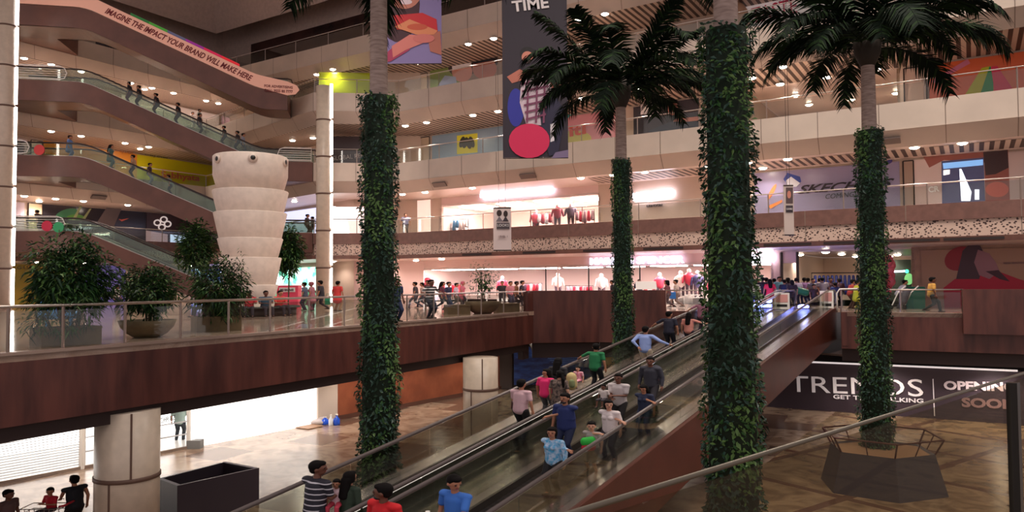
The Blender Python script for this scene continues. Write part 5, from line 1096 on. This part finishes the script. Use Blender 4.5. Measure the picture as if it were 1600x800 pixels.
eye_m = mat('dark_eye_brow', (34, 24, 24), .5); lip_m = mat('lip', (150, 74, 70), .5)
SK = [mat('skin_medium', (176, 120, 92), .55), mat('skin_dark', (112, 70, 54), .55), mat('skin_light', (206, 154, 128), .55)]
HB = mat('black_hair', (16, 12, 12), .8, spec=.15)
def cloth(c):
    if not isinstance(c, tuple) or isinstance(c[0], str): 
        return c
    return mat('cloth_%d_%d_%d' % c, c, .8)
def setm(o, i, m): s = o.material_slots[i]; s.link = 'OBJECT'; s.material = m
NEAR = {}
def person(label, pos, heading, h=1.7, top=(200, 200, 200), bot=(40, 40, 50), skin=0, vox=.026, group=None, shoe=(50, 40, 40), names=('shirt', 'trousers'), hairm=None, wid=WID, hand_world=(None, None), **P):
    s = h/1.75; yaw = math.atan2(heading[1], heading[0])-math.pi/2; R = Matrix.Rotation(-yaw, 3, 'Z'); hl = list(P.get('hands', (None, None)))
    for i in (0, 1):
        if hand_world[i] is not None:
            d = R@(V(hand_world[i])-V(pos)); w = P.get('hint', [None, None])[i]; hl[i] = (round(d.x/(s*wid), 3), round(d.y/(s*wid), 3), round(d.z/s, 3))+((w,) if w else ())
    P['hands'] = tuple(hl); P.pop('hint', None)
    F = figure(P, vox); o = link('person', F['person']); o.location = V(pos); o.rotation_euler = (0, 0, yaw); o.scale = (s*wid, s*wid, s)
    for i, m in enumerate((SK[skin], eye_m, lip_m)): setm(o, i, m)
    tag(o, label, 'person', group)
    for k, n, m in (('shirt', names[0], cloth(top)), ('trousers', names[1], cloth(bot)), ('shoes', 'shoes', cloth(shoe)), ('hair', 'hair', hairm or HB)):
        if k in F: c = link(n, F[k], o); setm(c, 0, m)
    return o
def zstripe(name, period, duty, c1, c2):
    return stripes(name, (0, 0, 1), period, duty, c1, c2, .8)
lilac_st = zstripe('lilac_white_stripes', .035, .5, (196, 150, 160), (222, 190, 196)); navy_st = zstripe('navy_white_stripes', .11, .22, (34, 32, 44), (200, 196, 204)); bw_st = zstripe('black_white_stripes', .12, .42, (30, 28, 32), (210, 206, 206))
floral = mat('blue_floral_cloth', (60, 160, 210), .8, rgb2=(190, 210, 236), vscale=13); flor_k = mat('black_floral_cloth', (34, 30, 32), .8, rgb2=(130, 110, 100), vscale=14); pinkfl = mat('pink_patterned_cloth', (226, 110, 140), .8, rgb2=(230, 190, 196), vscale=12)
DN, UP = -TD, TD
def rider(px, lat, h, dr, label, rails=(None, None), reach=(.35, .35), headturn=0, near=.016, dal=0, **k):
    al = t_at(px, lat)+dal; p = T(al, lat, -.03); hw = [None, None]
    for i in (0, 1):
        if rails[i] is not None: hw[i] = T(al+(1 if dr > 0 else -1)*reach[i], rails[i], 1.09)
    return person(label, p, TD*dr, h, hand_world=hw, vox=near, yaw=headturn, **k), p, al
L0r, L1r, R0r, R1r = -13.6, -11.3, -10.85, -8.62
# right travelator, coming down (facing the camera)
rider(865, -9.25, 1.60, -1, 'woman in pale blue floral blouse and black trousers, hand on the right rail', (None, R1r), (0, .1), top=floral, bot=(26, 24, 28), fem=1, sleeve='long', hair='pony', skin=0, headturn=18, names=('blouse', 'trousers'), grip=(0, 1), near=.014)
rider(885, -10.15, 1.80, -1, 'bearded man in dark blue polo shirt, arm stretched to the rail on his right', (R0r, None), (.35, 0), top=(34, 48, 104), bot=(30, 40, 74), beard=1, skin=0, sleeve='short', grip=(1, 0), fat=1, near=.014)
_, pb, _ = rider(926, -9.05, 1.28, -1, 'boy in a grey shirt with a bright green and red front, hand on the rail', (None, R1r), (0, .25), top=(170, 160, 156), bot=(120, 108, 96), kid=1, low='shorts', skin=2, headturn=24, grip=(0, 1), near=.014)
rider(944, -9.05, 1.60, -1, 'woman in white T-shirt with dark ponytail, looking to her right', (None, R1r), (0, .15), dal=.35, top=(226, 214, 214), bot=(60, 56, 66), fem=1, hair='pony', skin=2, headturn=34, grip=(0, 1), near=.014)
_, pw, aw = rider(968, -9.9, 1.72, -1, 'man in an off-white shirt carrying a baby on his right arm', hands=((-.05, .3, 1.15), (.02, .32, 1.08)), top=(206, 196, 196), bot=(34, 30, 34), skin=1, beard=0, headturn=10)
rider(1003, -9.0, 1.5, -1, 'woman in navy short-sleeved top leaning on the right rail', (None, R1r), (0, .3), dal=.2, top=(34, 42, 70), bot=(52, 62, 92), fem=1, hair='long', skin=0, nod=.35, grip=(0, 1))
_, pk, ak = rider(1018, -9.75, 1.80, -1, 'man in dark grey jacket with a red-strapped backpack', top=(50, 50, 62), bot=(44, 40, 48), skin=1, sleeve='long', headturn=10)
rider(603, -9.9, 1.93, -1, 'bearded man in a bright red T-shirt at the bottom edge, turned to his left', top=(206, 24, 34), bot=(40, 38, 44), skin=1, beard=1, headturn=-62, fat=1, near=.012)
_, pbs, _ = rider(714, -9.05, 1.84, -1, 'man in a bright blue polo shirt looking down at a cup, bottom of the photo', top=(58, 116, 206), bot=(50, 50, 60), skin=0, headturn=70, nod=.3, hands=((-.18, .42, 1.12), None), near=.012)
# left travelator, going up (backs to the camera)
_, pst, _ = rider(492, -12.15, 1.95, 1, 'man in a dark striped T-shirt carrying a toddler, lower left of the travelator', top=navy_st, bot=(40, 40, 50), skin=1, headturn=-55, hands=((.02, .3, 1.15), (.1, .3, 1.1)), near=.013)
rider(543, -11.75, 1.62, 1, 'woman in dark green with a long black ponytail, back to the camera', top=(38, 54, 40), bot=(36, 40, 38), fem=1, hair='long', tunic=1, sleeve='long', names=('kurta', 'trousers'), near=.013)
rider(813, -12.3, 1.78, 1, 'man in a lilac striped T-shirt seen from behind, lowest of the middle group', top=lilac_st, bot=(28, 24, 28), skin=0, hair='short', hands=((-.1, .3, 1.2), None))
rider(829, -12.7, 1.6, 1, 'woman in a bright pink top beyond the man in lilac stripes', dal=.9, top=(226, 40, 110), bot=(90, 90, 90), fem=1, hair='bob', headturn=150, skin=0)
rider(873, -12.1, 1.62, 1, 'woman in a black floral top and trousers, middle of the left travelator', top=flor_k, bot=(26, 24, 28), fem=1, hair='pony', headturn=60, skin=2, tunic=1)
rider(859, -12.9, 1.72, 1, 'dark-clad person half hidden behind the woman in the floral top', dal=.5, top=(28, 26, 32), bot=(26, 26, 30), hair='long', skin=1)
rider(930, -12.75, 1.74, 1, 'man in a dark green T-shirt, hand on the left rail', (L0r, None), (.3, 0), top=(24, 112, 66), bot=(24, 26, 34), skin=0, grip=(1, 0), headturn=30)
rider(1008, -12.2, 1.82, 1, 'man in a light blue long-sleeved shirt and cream trousers, arm on the rail', (None, L1r), (0, .25), top=(140, 160, 214), bot=(196, 178, 158), sleeve='long', skin=0, hands=((-.12, -.16, 1.0), None), grip=(0, 1))
rider(1045, -12.75, 1.80, 1, 'man in a dark navy T-shirt ahead of the man in light blue', (L0r, None), (.2, 0), top=(34, 34, 52), bot=(34, 34, 44), skin=0, headturn=-20, grip=(1, 0))
rider(1076, -12.15, 1.62, 1, 'woman in a peach top with long loose hair, right arm out to the rail', (None, L1r), (0, .3), top=(226, 150, 136), bot=(54, 46, 62), fem=1, hair='long', skin=2, grip=(0, 1))
rider(1097, -12.8, 1.74, 1, 'person in a mauve shirt beside the nearest palm, high on the left travelator', (L0r, None), (.2, 0), top=(150, 96, 116), bot=(46, 40, 50))
rider(1150, -12.3, 1.7, 1, 'person in grey high on the left travelator, behind the nearest palm', top=(110, 100, 110), bot=(46, 40, 50))
rider(1178, -12.5, 1.7, 1, 'person in a navy and white striped shirt near the head of the left travelator', top=bw_st, bot=(40, 50, 80), near=.022)
# carried children
person('baby in a white T-shirt carried by the man in off-white', pw+DN*.42+TN*-.30+V((0, 0, .78)), DN, .82, (226, 214, 208), (60, 54, 60), 1, .02, legs='sit', kid=1, low='shorts')
person('toddler in a white and red top carried by the man in stripes', pst+UP*.42+TN*.2+V((0, 0, .80)), -UP+TN*.6, .95, (226, 196, 204), (190, 60, 80), 0, .014, legs='sit', kid=1)
al_ = t_at(797, -12.8)+.6
person('small child in orange carried beside the man in lilac stripes', T(al_, -12.8, .62), UP*.2-TN, .85, (226, 84, 50), (90, 60, 60), 0, .02, legs='sit', kid=1)
al_ = t_at(906, -12.5)
person('child in a pink patterned top carried up the left travelator', T(al_, -12.55, .55), -UP, .9, pinkfl, pinkfl, 2, .02, legs='sit', kid=1)
# belongings
def backpack(p, label, c, s=1, c2=None):
    t = thing('backpack', label, 'backpack', p); m = MB(); m.capsule((0, 0, -.14*s), (0, 0, .14*s), .17*s, .15*s, wx=1.15); part('bag', m, cloth(c), t, True, local=True)
    m = MB(); m.capsule((0, -.14*s, -.12*s), (0, -.14*s, .0), .09*s, .08*s, wx=1.2); part('pocket', m, cloth(c2 or c), t, True, local=True); m = MB(); [m.tube([(x*.12*s, .12*s, -.15*s), (x*.14*s, .24*s, .05*s), (x*.12*s, .12*s, .22*s)], .02, 6) for x in (-1, 1)]; part('strap', m, cloth(c2 or c), t, True, local=True); return t
t = backpack(pk-DN*.38+V((0, 0, 1.2)), 'dark backpack with red straps on the man in the grey jacket', (44, 44, 58), 1.1, (150, 36, 52)); t.rotation_euler = (0, 0, math.atan2(DN.y, DN.x)-math.pi/2)
al_ = t_at(893, -12.3); backpack(T(al_, -12.3, 1.0), 'beige backpack carried in the middle of the left travelator', (190, 170, 120), 1.0, (120, 130, 90))
t = thing('green_pouch', 'bright green and red printed bib on the boy, held against his chest', 'bag', pb+DN*.26+V((0, 0, .78))); m = MB(); m.capsule((-.1, 0, .07), (.12, 0, .1), .09, .085, side=(0, 0, 1), wx=1.2); part('green_front', m, cloth((50, 190, 70)), t, True, local=True); m = MB(); m.capsule((-.08, 0, -.08), (.12, 0, -.07), .09, .08, side=(0, 0, 1), wx=1.1); part('red_front', m, cloth((190, 36, 60)), t, True, local=True)
m = MB(); pc_ = pbs+DN*.56+TN*-.26+V((0, 0, 1.12)); m.lathe([(.03, 0), (.045, .14), (.04, .14), (.028, .02)], pc_, 14); solo('paper_cup', m, white, 'small pale cup in the hand of the man in blue polo', 'cup', smooth=True, loc=pc_)
# ---- ground floor
def onG(px, Y): p = PY(px, 440, Y); return V((p.x, p.y, G))
person('person in a dark checked shirt at the lower left corner of the photo', onG(16, 20.3), (1, .3), 1.62, (96, 70, 70), (40, 36, 40), 1, .018, headturn=0) if 0 else person('person in a dark checked shirt at the lower left corner of the photo', onG(16, 20.3), (1, -.2), 1.62, (96, 70, 70), (40, 36, 40), 1, .018)
person('child in a red T-shirt seated in a shopping trolley, lower left', onG(86, 21.3)+V((0, 0, .5)), (-.3, -1), 1.15, (200, 30, 50), (60, 50, 60), 0, .016, kid=1, legs='sit', hands=((-.1, .3, .8), (.1, .3, .8)), yaw=40)
person('person in black, seen from behind, pushing the red child in the trolley', onG(122, 21.4), (-.8, .6), 1.7, (22, 24, 34), (26, 26, 32), 0, .016, sleeve='none', hands=((-.1, .45, 1.0), None))
p = onG(80, 21.1); t = thing('shopping_trolley', 'metal shopping trolley with red trim, lower left', 'trolley', p); m = MB()
for z in (.5, .65, .8, .95): m.tube([p+V((-.6, -.3, z)), p+V((.5, -.3, z)), p+V((.5, .3, z)), p+V((-.6, .3, z)), p+V((-.6, -.3, z))], .014, 5)
for k in range(9): m.tube([p+V((-.6+k*.1375, -.3, .5)), p+V((-.6+k*.1375, -.3, .95))], .01, 4)
part('basket', m, steel, t); m = MB(); m.tube([p+V((.5, -.3, 1.02)), p+V((.65, -.3, 1.05)), p+V((.65, .3, 1.05)), p+V((.5, .3, 1.02))], .03, 8); part('handle', m, flat((190, 40, 60)), t, True)
for sx in (-.5, .45):
    for sy in (-.25, .25): m = MB(); m.tube([p+V((sx, sy, .08)), p+V((sx, sy, .5))], .015, 5); m.tube([p+V((sx, sy-.03, .08)), p+V((sx, sy+.03, .08))], .08, 10); part('wheel', m, black, t)
person('person in a grey-green shirt standing inside the open-bar shutter, ground floor', onG(283, 34.2), (-.2, 1), 1.74, (140, 156, 146), (40, 44, 50), 0, .026)
# ---- promenade
def on1(px, fy=None, Y=None):
    if fy is not None: return PZ(px, fy, 0)
    p = PY(px, 440, Y); return V((p.x, p.y, 0))
LFT, RGT, TOW, AWY = (-1, .1), (1, -.1), (0, -1), (0, 1)
def pr(px, fy, label, hd=TOW, h=1.68, top=(120, 100, 100), bot=(44, 42, 52), Y=None, **k): return person(label, on1(px, fy, Y), hd, h, top, bot, vox=k.pop('vox', .03), **k)
rl = V((LE[2]-LE[1]).normalized()); RLn = V((rl.y, -rl.x, 0))
pr(672, 498, 'man in a black and white striped shirt leaning on the balcony rail', (.8, -.6), 1.72, bw_st, (30, 34, 56), hands=((-.45, .25, 1.12), (.4, .25, 1.12)), vox=.024, skin=1)
pr(618, 503, 'man in a navy shirt beside the leftmost palm, arm along the rail', (.8, -.6), 1.76, (34, 44, 84), (30, 40, 74), hands=(None, (.55, .25, 1.12)), vox=.024, skin=1)
pr(650, 482, 'person in dark grey striding left behind the man in stripes', LFT, 1.66, (60, 50, 56), (90, 90, 104), legs='walk')
pr(661, 481, 'person in beige right behind the dark grey walker', LFT, 1.6, (190, 160, 150), (70, 66, 80), legs='walk2')
pr(690, 484, 'person in dark maroon walking just right of the man in stripes', RGT, 1.66, (90, 36, 56), (40, 40, 56), legs='walk', hair='long')
pr(700, 487, 'person in dark blue walking with a bag, right of the man in stripes', (.9, -.4), 1.62, (50, 50, 80), (40, 50, 84), legs='walk2')
pr(712, 481, 'person in a pale lilac shirt walking left of the slender tree', RGT, 1.58, (206, 186, 206), (90, 84, 80), legs='walk')
pr(722, 479, 'woman in a long pink coat left of the slender tree', RGT, 1.66, (206, 110, 130), (60, 50, 60), fem=1, tunic=1, hair='scarf', hairm=cloth((196, 90, 110)), names=('kurta', 'trousers'))
pr(668, 479, 'person in red shirt in the doorway behind the man in stripes', TOW, 1.75, (96, 34, 44), (40, 34, 44))
pr(785, 480, 'person in black near the right trough', TOW, 1.66, (40, 34, 40), (40, 34, 44))
pr(797, 481, 'person in dusty pink with a stroller, near the right end of the railing', (.6, -.6), 1.64, (190, 120, 130), (50, 50, 76))
pr(806, 479, 'person in ochre beside the person in dusty pink', (.9, -.2), 1.66, (150, 100, 70), (50, 44, 50), legs='walk', skin=1)
pr(815, 479, 'person in dark clothes right against the brown block, walking', RGT, 1.68, (50, 40, 50), (44, 44, 60), legs='walk2')
pr(958, 476, 'person in dark jacket just left of the second palm behind the brown block', LFT, 1.66, (50, 40, 50))
pr(999, 475, 'person in navy leaning over the white stand, right of the second palm', TOW, 1.72, (40, 40, 66))
pr(1044, 482, 'woman in maroon walking left beside the promenade shop', (-.8, .3), 1.66, (110, 60, 66), (90, 60, 66), legs='walk', fem=1, hair='bob')
pr(1058, 481, 'person in beige with a blue bag walking beside the woman in maroon', (-.9, .2), 1.66, (206, 184, 170), (170, 140, 130), legs='walk2')
p = on1(1049, 481)+V((0, -.4, .75)); m = MB(); m.box((p.x, p.y, p.z), (.35, .15, .4)); m.tube([p+V((-.1, 0, .2)), p+V((-.08, 0, .38)), p+V((.08, 0, .38)), p+V((.1, 0, .2))], .012, 5); solo('shopping_bag', m, flat((60, 130, 220)), 'blue shopping bag carried between the two walkers by the shop', 'bag', loc=p)
p = on1(1010, Y=46); t = thing('menu_stand', 'white board on a low stand right of the second palm, behind the brown block', 'stand', p); m = MB(); m.obox(p+V((-.65, 0, 1.1)), (1.3, 0, 0), (0, .25, .5), (0, .03, 0)); part('board', m, white, t); m = MB(); [m.tube([p+V((x, .2, 0)), p+V((x, .1, 1.15))], .025, 6) for x in (-.5, .5)]; part('leg', m, steel_d, t)
crowd = [(1172, 45.5, 1.72, (150, 130, 136), 0, 'grey shirt at the left end of the travelator crowd', {}), (1183, 46.5, 1.62, (60, 40, 52), 0, 'dark maroon beside the grey-shirted person', {'hair': 'long'}), (1192, 45.2, 1.78, (40, 32, 40), 1, 'black shirt, tallest at the left of the crowd', {}), (1203, 44.6, 1.66, (214, 40, 66), 0, 'red kurta in front of the crowd', {'fem': 1, 'tunic': 1, 'hair': 'long'}),
         (1217, 46, 1.8, (130, 196, 200), 0, 'pale turquoise shirt in the middle of the crowd', {'fat': 1}), (1232, 46.8, 1.74, (70, 44, 56), 1, 'dark wine top right of the turquoise shirt', {'hair': 'bob'}), (1245, 45.4, 1.72, (226, 206, 200), 0, 'white top with a green shawl in the crowd', {'fem': 1, 'hair': 'scarf'}), (1257, 47, 1.74, (130, 90, 130), 1, 'mauve shirt behind the white top', {}),
         (1270, 46.6, 1.68, (120, 116, 120), 0, 'grey T-shirt facing the camera near the white notice board', {}), (1287, 45.8, 1.76, (130, 120, 126), 0, 'mid-grey shirt leaning forward by the outer notice board', {'lean': 14}), (1297, 47, 1.72, (70, 40, 50), 1, 'dark red shirt right of the mid-grey shirt', {}), (1305, 45.6, 1.4, (60, 70, 120), 0, 'blue clothes, smaller figure at the right end of the crowd', {'kid': 1}), (1271, 45.0, 1.3, (70, 50, 56), 0, 'brown striped clothes, child-sized in front of the grey T-shirt', {'kid': 1}), (1210, 46.4, 1.7, (50, 44, 54), 1, 'charcoal shirt half hidden behind the crowd', {}), (1226, 45.2, 1.62, (50, 60, 90), 0, 'slate blue top low in front of the wine top', {'fem': 1}), (1178, 44.4, 1.5, (40, 40, 60), 0, 'navy clothes, low at the left end of the crowd', {}), (1198, 46.9, 1.76, (90, 60, 60), 1, 'brown shirt deep in the crowd behind the black shirt', {}), (1238, 44.3, 1.6, (50, 36, 50), 0, 'dark plum clothes beside the green shawl', {'hair': 'bob'}), (1263, 48.5, 1.72, (60, 56, 60), 1, 'charcoal grey shirt at the back of the crowd', {}), (1281, 48.2, 1.7, (110, 60, 60), 0, 'brick red shirt behind the mid-grey shirt', {}), (1312, 46.5, 1.66, (80, 50, 60), 1, 'purple-brown shirt, last one right of the crowd', {}), (1190, 47.3, 1.74, (120, 110, 120), 1, 'ash grey shirt at the back left of the crowd', {})]
for px, Y, h, c, s_, lab, k in crowd: person('person in '+lab, on1(px, Y=Y), random.choice([(.1, 1), (-.2, 1), (.2, -1), (0, 1)]) if 'facing' not in lab else TOW, h, c, random.choice([(40, 44, 70), (34, 30, 36), (60, 54, 60)]), s_, .03, **k)
m = MB(); p = on1(1247, Y=45.1)+V((0, 0, .95)); m.capsule(p+V((-.45, 0, .15)), p+V((.45, 0, -.1)), .2, .22, side=(0, 0, 1)); solo('shawl', m, flat((30, 120, 84)), 'green shawl draped round the white-topped person in the crowd', 'shawl', smooth=True, loc=p)
pr(1328, None, 'person in a rust-red shirt sitting by the white barrier, left of the last palm', (1, 0), 1.6, (170, 60, 50), (90, 60, 50), Y=40.5, lean=10)
pr(1338, None, 'person in a yellow-green dress directly left of the last palm', (1, 0), 1.55, (190, 190, 50), (170, 160, 60), Y=40, fem=1, tunic=1)
pr(1403, None, 'person in a grey and white shirt bending by the push chair', (1, -.2), 1.6, (180, 176, 186), (56, 50, 60), Y=40.4, lean=24)
pr(1456, 488, 'person in a mustard shirt walking in front of the giant red poster', (.95, -.2), 1.7, (214, 160, 76), (40, 44, 46), legs='walk', skin=1, vox=.026)
# left side of the promenade
pr(182, None, 'person in a white shirt standing by the violet hoarding', RGT, 1.6, (226, 220, 214), (40, 40, 60), Y=47)
pr(127, None, 'person in dark red seen behind the bamboo at far left', RGT, 1.5, (90, 40, 50), Y=44)
pr(477, None, 'person in blue-grey walking right of the pink kiosk', LFT, 1.66, (90, 100, 120), (60, 60, 80), Y=44)
pr(488, None, 'woman in a dusty pink dress walking past the slim column', LFT, 1.68, (170, 110, 120), (150, 90, 110), Y=43, fem=1, tunic=1, hair='scarf', hairm=cloth((150, 80, 90)))
pr(502, None, 'person in black with a green bag, striding past the slim column', LFT, 1.78, (44, 40, 48), (60, 60, 76), Y=43.5, legs='walk')
pr(527, None, 'woman in a red and tan outfit right of the slim column', (.4, .9), 1.72, (206, 60, 60), (190, 150, 120), Y=42.5, fem=1, tunic=1)
p = on1(512, Y=43.2)+V((0, 0, .6)); m = MB(); m.box((p.x, p.y, p.z), (.3, .15, .5)); m.tube([p+V((-.1, 0, .25)), p+V((-.06, 0, .4)), p+V((.06, 0, .4)), p+V((.1, 0, .25))], .012, 5); solo('shopping_bag', m, flat((30, 150, 110)), 'green shopping bag held by the person in black by the slim column', 'bag', loc=p)
seat = [(-1.95, (196, 34, 50), 'bright red jacket, nearest on the ring bench'), (-1.6, (150, 60, 66), 'maroon top on the ring bench, right of the red jacket'), (-1.25, (196, 50, 60), 'red shirt on the ring bench, under the pink kiosk'), (-.9, (50, 76, 96), 'blue-grey shirt on the ring bench'), (-.55, (206, 60, 56), 'orange-red top at the right end of the ring bench'), (-2.5, (190, 40, 50), 'red top at the left end of the ring bench')]
for a, c, lab in seat: person('person in '+lab, V((cc.x+2.12*math.cos(a), cc.y+2.12*math.sin(a), -.02)), (math.cos(a), math.sin(a)), 1.66, c, (50, 46, 56), random.choice((0, 1)), .028, legs='sit', hands=((-.12, .35, .72), (.12, .35, .72)), lean=8)
pr(606, None, 'person in a red shirt crouched by the dark stroller left of the first palm', LFT, 1.2, (120, 60, 60), Y=42, kid=1)
# galleries and escalators on the left
def esc_p(px, zt, w=1.2):
    s = 8.0
    for _ in range(8):
        p = EO+ED*s+EN*w+V((0, 0, zt+prof(s)+.8)); s += (px-proj(p)[0])*.046
    return EO+ED*s+EN*w+V((0, 0, zt+prof(s)))
for px, zt, h, c, b2, lab, hd, k in [(203, 16.5, 1.66, (50, 44, 50), (120, 50, 80), 'person in charcoal, highest rider on the second escalator', -1, {}), (218, 16.5, 1.72, (40, 36, 40), (36, 34, 40), 'person in black, second rider from the top on the second escalator', -1, {}), (245, 16.5, 1.74, (44, 38, 44), (36, 34, 40), 'stocky person in black midway on the second escalator', -1, {'fat': 1}), (279, 16.5, 1.76, (30, 30, 34), (30, 30, 36), 'tall person in black, lower middle of the second escalator', -1, {}), (311, 16.5, 1.66, (60, 50, 56), (40, 40, 46), 'person in grey-brown near the foot of the second escalator', 1, {}),
    (351, 16.5, 1.6, (60, 56, 56), (50, 50, 56), 'person low on the second escalator, just before the white cone', -1, {}), (372, 16.5, 1.68, (44, 40, 46), (44, 44, 60), 'person in black at the foot of the second escalator, above the cone', -1, {}), (379, 16.5, 1.66, (150, 150, 170), (44, 44, 60), 'person in pale grey beside the one in black, above the cone', 1, {}),
    (108, 11, 1.74, (110, 140, 200), (120, 140, 190), 'person in a loose light blue outfit at the top of the third escalator', 1, {'fem': 1, 'tunic': 1}), (172, 11, 1.76, (90, 120, 120), (90, 130, 130), 'woman in a teal-grey outfit riding the third escalator', 1, {'fem': 1, 'tunic': 1, 'hair': 'long'}), (209, 11, 1.76, (190, 150, 120), (44, 44, 60), 'man in a tan shirt riding the third escalator', -1, {}), (233, 11, 1.66, (70, 44, 50), (150, 160, 180), 'person in maroon with pale trousers on the third escalator', 1, {}), (268, 11, 1.5, (130, 150, 140), (60, 66, 80), 'person in grey-green leaning low on the third escalator', -1, {'lean': 16})]:
    person(lab, esc_p(px, zt), ED*hd, h, c, b2, 0, .032, **k)
def gal(px, Y, z, lab, hd, h=1.68, c=(60, 50, 56), b2=(50, 46, 50), **k): p = PY(px, 440, Y); return person(lab, V((p.x, p.y, z)), hd, h, c, b2, 0, .032, **k)
gal(29, 56, 11, 'person in dark clothes walking by the left column, third gallery', LFT, 1.7, (70, 50, 50), (50, 44, 44), legs='walk')
gal(64, 54.5, 5.5, 'person in dark brown leaning at the round barrier, second gallery', LFT, 1.75, (70, 44, 40), lean=25)
gal(298, 70, 16.5, 'person in a white top on the gallery behind the second escalator', RGT, 1.6, (226, 206, 206), (206, 190, 190)); gal(309, 69.5, 16.5, 'taller person in a pale shirt beside the one in white, upper gallery', RGT, 1.74, (206, 200, 190), (44, 40, 46))
gal(603, 58.5, 5.5, 'man in an off-white shirt standing before the bright window, second gallery', AWY, 1.85, (226, 206, 196), (50, 50, 66))
gal(592, 58.8, 5.5, 'small child in pink beside the man in off-white, second gallery', AWY, 1.15, (226, 120, 150), (226, 120, 150), kid=1)
gal(479, 60, 5.5, 'dark silhouetted person left of the slim column, second gallery', RGT, 1.75, (60, 40, 50)); gal(489, 60.5, 5.5, 'second dark silhouetted person left of the slim column', LFT, 1.6, (50, 40, 50))
gal(634, 59.5, 5.5, 'person in blue-grey beyond the leftmost palm, second gallery', TOW, 1.7, (110, 110, 140)); 
gal(380, 66, 22, 'person in a white top on the topmost gallery behind the railing', RGT, 1.6, (226, 220, 216)) if 0 else None
gal(541, 58.6, 16.5, 'person in reddish clothes before the yellow-green board', RGT, 1.6, (150, 70, 60)) if 0 else None
# red and green balloons clusters at escalator heads
for px, py, z, c, lab in ((73, 353, 5.5, (196, 30, 66), 'dark pink round display at the head of the lowest escalator'), (91, 355, 5.5, (30, 150, 90), 'green round display at the head of the lowest escalator'), (61, 234, 11, (206, 60, 60), 'red round display beside the left column, third gallery')):
    p = PY(px, py, 52.6); t = thing('round_sign', lab, 'sign', (p.x, p.y, z)); m = MB(); m.tube([(p.x, p.y, p.z), (p.x, p.y+.08, p.z)], .38, 20); part('disc', m, flat(c), t); m = MB(); m.tube([(p.x, p.y+.05, z), (p.x, p.y+.05, p.z-.3)], .03, 6); part('post', m, steel_d, t)
